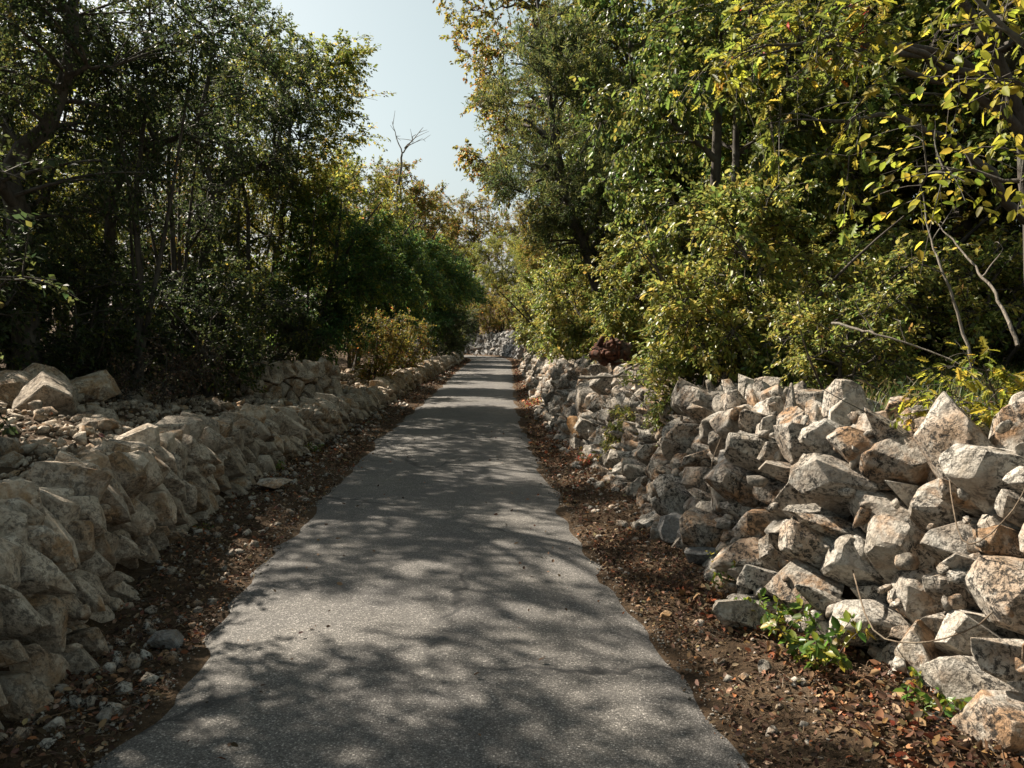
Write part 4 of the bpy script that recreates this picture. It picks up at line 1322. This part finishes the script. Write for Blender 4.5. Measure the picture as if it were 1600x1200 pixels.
parts = [blades(16000, 2.2, 7.5, 3.0, 9.5, .20, r)]
xy = np.column_stack([r.uniform(2.2, 7, 5200), r.uniform(3.0, 10, 5200)])
i_, t_ = lane(xy)
xy = xy[t_ > CL[i_, 4] + .7]
pos = np.column_stack([xy, terrain(xy) + r.uniform(.03, .16, len(xy))])
parts.append(flat_leaves(pos, r, .05, 'sward', 'ovate', .5))
V, Fq = join([(a, b) for a, b, _ in parts])
o = link('grass', build('grass', V, Fq, M['leaf'], False, colr=np.concatenate([c for *_, c in parts])))
tag(o, 'green grass and low herbs in the hollow behind the tumbled wall', 'grass', kind='stuff')

# ------------------------------------------------------------------ small plants on the verges
def herb(seed, n_stem, h, spread, lpt, tmpl, size, pal, mat='leaf', droop=.3):
    r = RS(seed)
    a = r.uniform(0, 6.283, n_stem)
    e = np.column_stack([np.cos(a) * spread * r.rand(n_stem) ** .6, np.sin(a) * spread * r.rand(n_stem) ** .6, h * r.uniform(.4, 1, n_stem)])
    st = e * np.array([.15, .15, 0])
    wp = bez(st, st * .4 + e * .6 + np.array([0, 0, h * .25]), e, 6)
    wv, wf = tubes(wp, .0025 * np.linspace(1, .4, 6)[None] * np.ones((n_stem, 1)), 4)
    n = n_stem * lpt
    wi = np.repeat(np.arange(n_stem), lpt)
    q = r.uniform(.2, 1, n) * 5
    i0 = np.minimum(q.astype(int), 4)
    fr = (q - i0)[:, None]
    pos = wp[wi, i0] * (1 - fr) + wp[wi, i0 + 1] * fr
    td = unit(wp[wi, i0 + 1] - wp[wi, i0])
    ax = td * .3 + r.normal(size=(n, 3)) * .8 + np.array([0, 0, -droop])
    V, Fq = place_leaves(tmpl, pos, ax, np.array([0, 0, 1.0])[None] + r.normal(size=(n, 3)) * .5, size * r.uniform(.5, 1.2, n))
    return build('stems', wv, wf, M['bark'], True), build('leaves', V, Fq, M[mat], False, colr=np.repeat(tint(pal, n, r), len(LT[tmpl][0]), axis=0))


h1 = herb(501, 16, .24, .22, 12, 'ovate', .05, 'fresh', 'leaf_gloss')
h2 = herb(502, 22, .20, .30, 10, 'ovate', .045, 'red')
h3 = herb(503, 18, .34, .20, 16, 'ovate', .038, 'fresh', 'leaf_gloss')
HG = 'small plants at the foot of the walls'
def sprig(me, px, py, d, label, a=0.0, s=1.0, z=None, name='wild_plant'):
    q = P(px, py, d)
    plant(name, me, q[0], q[1], label, 'plant', HG, a, s, z, ('stems', 'leaves'))
sprig(h1, 1275, 1060, 3.85, 'green ivy like plant in leaves at the foot of the near tumbled wall', 0, 1.35)
sprig(h1, 1460, 1130, 3.35, 'bright green plant under the lowest blocks of the near tumbled wall', 2, .9)
sprig(h1, 1205, 1010, 4.3, 'yellow green plant creeping behind the white wedge rock', 3, 1.1)
sprig(h3, 1140, 925, 5.0, 'upright green plant beside orange rock low in the tumbled wall', 1, .95)
sprig(h2, 1090, 860, 6.0, 'red leaved seedling in front of the pointed grey rock', 0, .42, name='red_plant')
sprig(h2, 935, 735, 9.9, 'largest patch of red leaved plants under the orange faced rock', 2, 1.35, name='red_plant')
sprig(h2, 985, 765, 8.8, 'red leaved patch before the grey rocks of the verge', 4, 1.1, name='red_plant')
sprig(h2, 1095, 725, 7.2, 'orange red vine tuft half way up the tumbled wall', 1, .7, z=.85, name='red_plant')
sprig(h2, 838, 640, 18.5, 'rusty tuft on the right verge before the shade', 1, 1.6, name='red_plant')
sprig(h3, 1030, 780, 7.9, 'dark green plant before the tumbled wall beside red leaves', 2, .9)
sprig(h1, 430, 745, 9.6, 'green tuft at the foot of the tan wall beyond the pale slab', 1, .7)
sprig(h1, 490, 715, 11.3, 'farther green tuft at the foot of the tan wall', 4, .8)
sprig(h1, 320, 845, 6.7, 'tiny green sprig at the foot of the near tan wall', 2, .4)
sprig(h3, 300, 595, 9.2, 'leafy weed growing out of the middle of the rubble', 2, .8)
sprig(h3, 345, 607, 9.0, 'thin yellowish weed beside the leafy weed in the rubble', 5, .6)
sprig(h1, 1590, 985, 3.5, 'green sprig in a gap of the nearest wall stones', 2, .4, z=.62)

# ------------------------------------------------------------------ root stump, fallen branches, canes
def branchy(name, label, cat, pts, r0, subs, mat='bark_pale', seed=1, r1=.3, sides=7):
    """A bare branch through given points; subs: side branches (t, end offset, radius)."""
    rr = RS(seed)
    p = smooth_path(pts, 22)
    p[1:-1] += rr.normal(size=(20, 3)) * r0 * .35
    o0 = p[0].copy()
    parts = [tubes((p - o0)[None], (r0 * np.linspace(1, r1, 22))[None], sides)]
    for t, off, rad in subs:
        k = int(t * 21)
        a = p[k] - o0
        e = a + np.array(off)
        m_ = a * .5 + e * .5 + rr.normal(size=3) * .06 * np.linalg.norm(off)
        q = bez(a[None], m_[None], e[None], 9)
        q[:, 1:-1] += rr.normal(size=(1, 7, 3)) * rad * .4
        parts.append(tubes(q, (rad * np.linspace(1, .3, 9))[None], 5))
        for _ in range(4):
            kk = rr.randint(3, 9)
            a2 = q[0, kk]
            e2 = a2 + np.array(off) * .35 * rr.uniform(.4, 1) + rr.normal(size=3) * .22 * np.linalg.norm(off)
            parts.append(tubes(bez(a2[None], ((a2 + e2) / 2 + rr.normal(size=3) * .02)[None], e2[None], 5), (rad * .45 * np.linspace(1, .4, 5))[None], 4))
    V, Fq = join(parts)
    o = link(name, build(name, V, Fq, M[mat], True), None, tuple(o0))
    return tag(o, label, cat)


branchy('fallen_branch', 'long pale bare branch lying across the wall shrubs beside the root stump', 'branch',
        [P(905, 590, 9.3), P(965, 585, 9.0), P(1030, 545, 8.7), P(1095, 480, 8.6)], .022,
        [(.3, (.5, .1, .02), .012), (.45, (.55, -.1, -.06), .010), (.6, (.35, .1, .35), .009), (.75, (.5, .2, .28), .008), (.85, (.1, .1, .4), .007)], seed=3)
branchy('dead_stick', 'pale dead stick slanting over the grass behind the near wall', 'branch',
        [P(1300, 505, 5.4), P(1370, 522, 5.1), P(1450, 548, 4.9), P(1535, 585, 4.7)], .010, [(.35, (-.10, .1, .22), .005), (.7, (.22, 0, -.1), .005), (.55, (-.05, 0, .14), .004)], seed=5)
branchy('sapling_stem', 'thin bare sapling stem standing in the shade behind the dead stick', 'branch',
        [P(1525, 600, 5.2), P(1500, 500, 5.3), P(1470, 420, 5.4), P(1450, 350, 5.6), P(1432, 250, 5.8)], .012, [(.5, (-.25, 0, .1), .005), (.7, (.2, .1, .25), .005)], seed=6)
branchy('sapling_stem', 'leaning bare sapling stem crossing behind the thin one', 'branch',
        [P(1590, 540, 5.0), P(1555, 460, 5.2), P(1510, 400, 5.5), P(1460, 345, 5.8)], .013, [(.5, (.2, .1, .2), .006)], seed=7)
branchy('dead_tree', 'bare forked dead tree rising above the left skyline', 'tree',
        [np.array([-5.0, 33.5, gz(-5.0, 33.5)]), np.array([-4.9, 33.5, 5.0]), P(625, 262, 33.5), P(632, 235, 33.5), P(650, 210, 33.5)], .09,
        [(.78, (.75, 0, .9), .03), (.82, (.8, 0, .35), .025), (.7, (-.4, 0, 1.3), .03)], seed=8, r1=.12)
branchy('bramble_cane', 'thin curved bramble cane looping across the near tumbled wall', 'cane',
        [P(1325, 850, 4.6), P(1330, 880, 4.25), P(1365, 985, 3.75), P(1440, 1003, 3.5), P(1530, 975, 3.35), P(1590, 900, 3.3), P(1620, 820, 3.3)], .0045, [(.4, (.1, 0, .15), .002)], 'bark_cane', 9, .6)
branchy('bramble_cane', 'arched bramble cane hanging over the upper blocks of the near wall', 'cane',
        [P(1520, 640, 4.3), P(1500, 700, 3.9), P(1485, 760, 3.7), P(1510, 850, 3.45), P(1580, 800, 3.35), P(1630, 700, 3.4)], .004, [(.5, (.15, 0, -.15), .002)], 'bark_cane', 10, .6)
branchy('bare_vine', 'bare vine hanging down the face of the tumbled wall below the shrub', 'cane',
        [P(1180, 620, 6.0), P(1130, 680, 5.9), P(1110, 740, 5.8), P(1115, 800, 5.7)], .006, [(.4, (.1, -.05, -.2), .003), (.7, (-.1, 0, -.2), .003)], 'bark_cane', 11, .5)

# upturned root stump on the wall
rr = RS(61)
d, f = ICO[4]
n = rr.normal(size=(9, 3)); n /= np.linalg.norm(n, axis=1, keepdims=True)
lob = np.clip(d @ n.T, 0, 1) ** 6
v = d * (.15 + .15 * (lob * rr.uniform(.4, 1, 9)).sum(axis=1))[:, None] * np.array([1.15, .9, .85])
v = rough_up(v * .8, .4, 62, .16, .12)
q = P(950, 548, 11.6)
stump = bpy.data.objects.new('root_stump', None)
col.objects.link(stump)
zt = gz(q[0], q[1])
stump.location = (q[0], q[1], zt)
link('root_ball', build('root_ball', v + np.array([0, 0, q[2] - zt]), f, M['bark_red'], True, sharp=40), stump)
for k in range(28):
    a, b_ = rr.uniform(0, 6.283), rr.uniform(-.9, 1.1)
    c_ = np.array([rr.normal() * .15, rr.normal() * .08 - .05, (q[2] - zt) + rr.normal() * .10 - .03])
    e = c_ + np.array([math.cos(a) * math.cos(b_), math.sin(a) * math.cos(b_) - .5, math.sin(b_)]) * rr.uniform(.12, .27)
    p = bez(c_[None], (c_ * .5 + e * .5 + rr.normal(size=3) * .05)[None], e[None], 9)
    w = rr.uniform(.018, .052) * np.array([1, 1, .95, 1.05, .9, .95, .8, .55, .12])
    V, Fq = tubes(p, w[None], 9)
    V = rough_up(V - c_, .3, 600 + k, .05, .05) + c_
    link('root', build('root', V, Fq, M['bark_red'], True), stump)
tag(stump, 'upturned red brown root stump sitting on top of the tumbled wall', 'stump')

for x, y, a, s_ in ((-4.6, 77.6, 1, 2.1), (-7.6, 80.3, 3, 2.3), (-10.8, 83.0, 5, 2.4), (-1.0, 76.5, 2, 2.4), (2.8, 74.0, 4, 2.5), (-15, 85.5, 4, 2.6)):
    plant('gold_shrub', s2, x, y, 'golden bush in the thicket behind the bend wall', 'shrub', 'thicket behind the bend wall', a, s_)

for x, y, a, s_, lb in ((5.2, 8.6, 0, 1.2, 'leafy shrub at the back of the grassy hollow, behind the bare sapling stems'), (6.2, 8.2, 2, 1.3, 'leafy shrub at the back of the grassy hollow, farthest from the lane'),
                        (4.6, 9.6, 4, 1.3, 'leafy shrub at the back of the grassy hollow, behind the dead stick')):
    plant('understory_shrub', s5, x, y, lb, 'shrub', 'shrubs round the grassy hollow', a, s_)

for x, y, a, s_ in ((-15, 14, 0, 2.2), (-16, 19, 2, 2.4), (-17, 25, 4, 2.4), (-14.5, 31, 1, 2.4), (-19, 12, 3, 2.5), (-20, 22, 5, 2.6)):
    plant('gold_shrub', s2, x, y, 'sunlit golden bush glimpsed deep between the left trunks', 'shrub', 'sunlit bushes deep in the left wood', a, s_)

# gaps in the right canopy and along the far verges
plant('hornbeam', t8, 2.75, 17.6, 'olive hornbeam tucked right behind the juniper', 'tree', RG, 5.2, 1.25)
plant('woodland_oak', t9, 4.0, 18.2, 'tall olive oak filling the skyline between juniper and near hornbeams', 'tree', RG, 1.1, 1.25)
for x, y, a, s_, lb in ((-4.0, 47, 0, 1.7, 'dark shrub on the bank edge under the green tree inside the bend'), (-4.2, 54, 2, 2.0, 'dark shrub just before the lane turns away'), (-4.7, 61, 4, 2.2, 'dark shrub at the corner of the inner bend')):
    plant('holm_shrub', s1, x, y, lb, 'shrub', 'shrubs on the left bank', a, s_)
# slim dark stems in front of the left wood
t10 = tree_meshes(406, [(0, 0, 0), (.1, 0, 1.6), (.05, .1, 3.2), (.25, .1, 4.8), (.3, .2, 6.4)],
                  [E((.2, .1, 5.4), (1.3, 1.3, 1.4), 2), E((0, 0, 3.4), (1.1, 1.1, .9), 1)], 12, 60, .5, 6, 20, 'rhomb', .06, 'holm', trunk_r=.065, stems=4)
for x, y, a, s_, lb in ((-5.9, 12.3, 0, 1.0, 'clump of slim dark stems between the kinked oak and the bent oak'), (-6.2, 14.8, 2, 1.1, 'clump of slim dark stems right of the bent oak'),
                        (-5.9, 17.8, 4, 1.1, 'clump of slim dark stems behind the ruined stub'), (-7.4, 11.6, 1, 1.0, 'clump of slim dark stems behind the big boulders')):
    plant('slim_tree', t10, x, y, lb, 'tree', LG, a, s_)
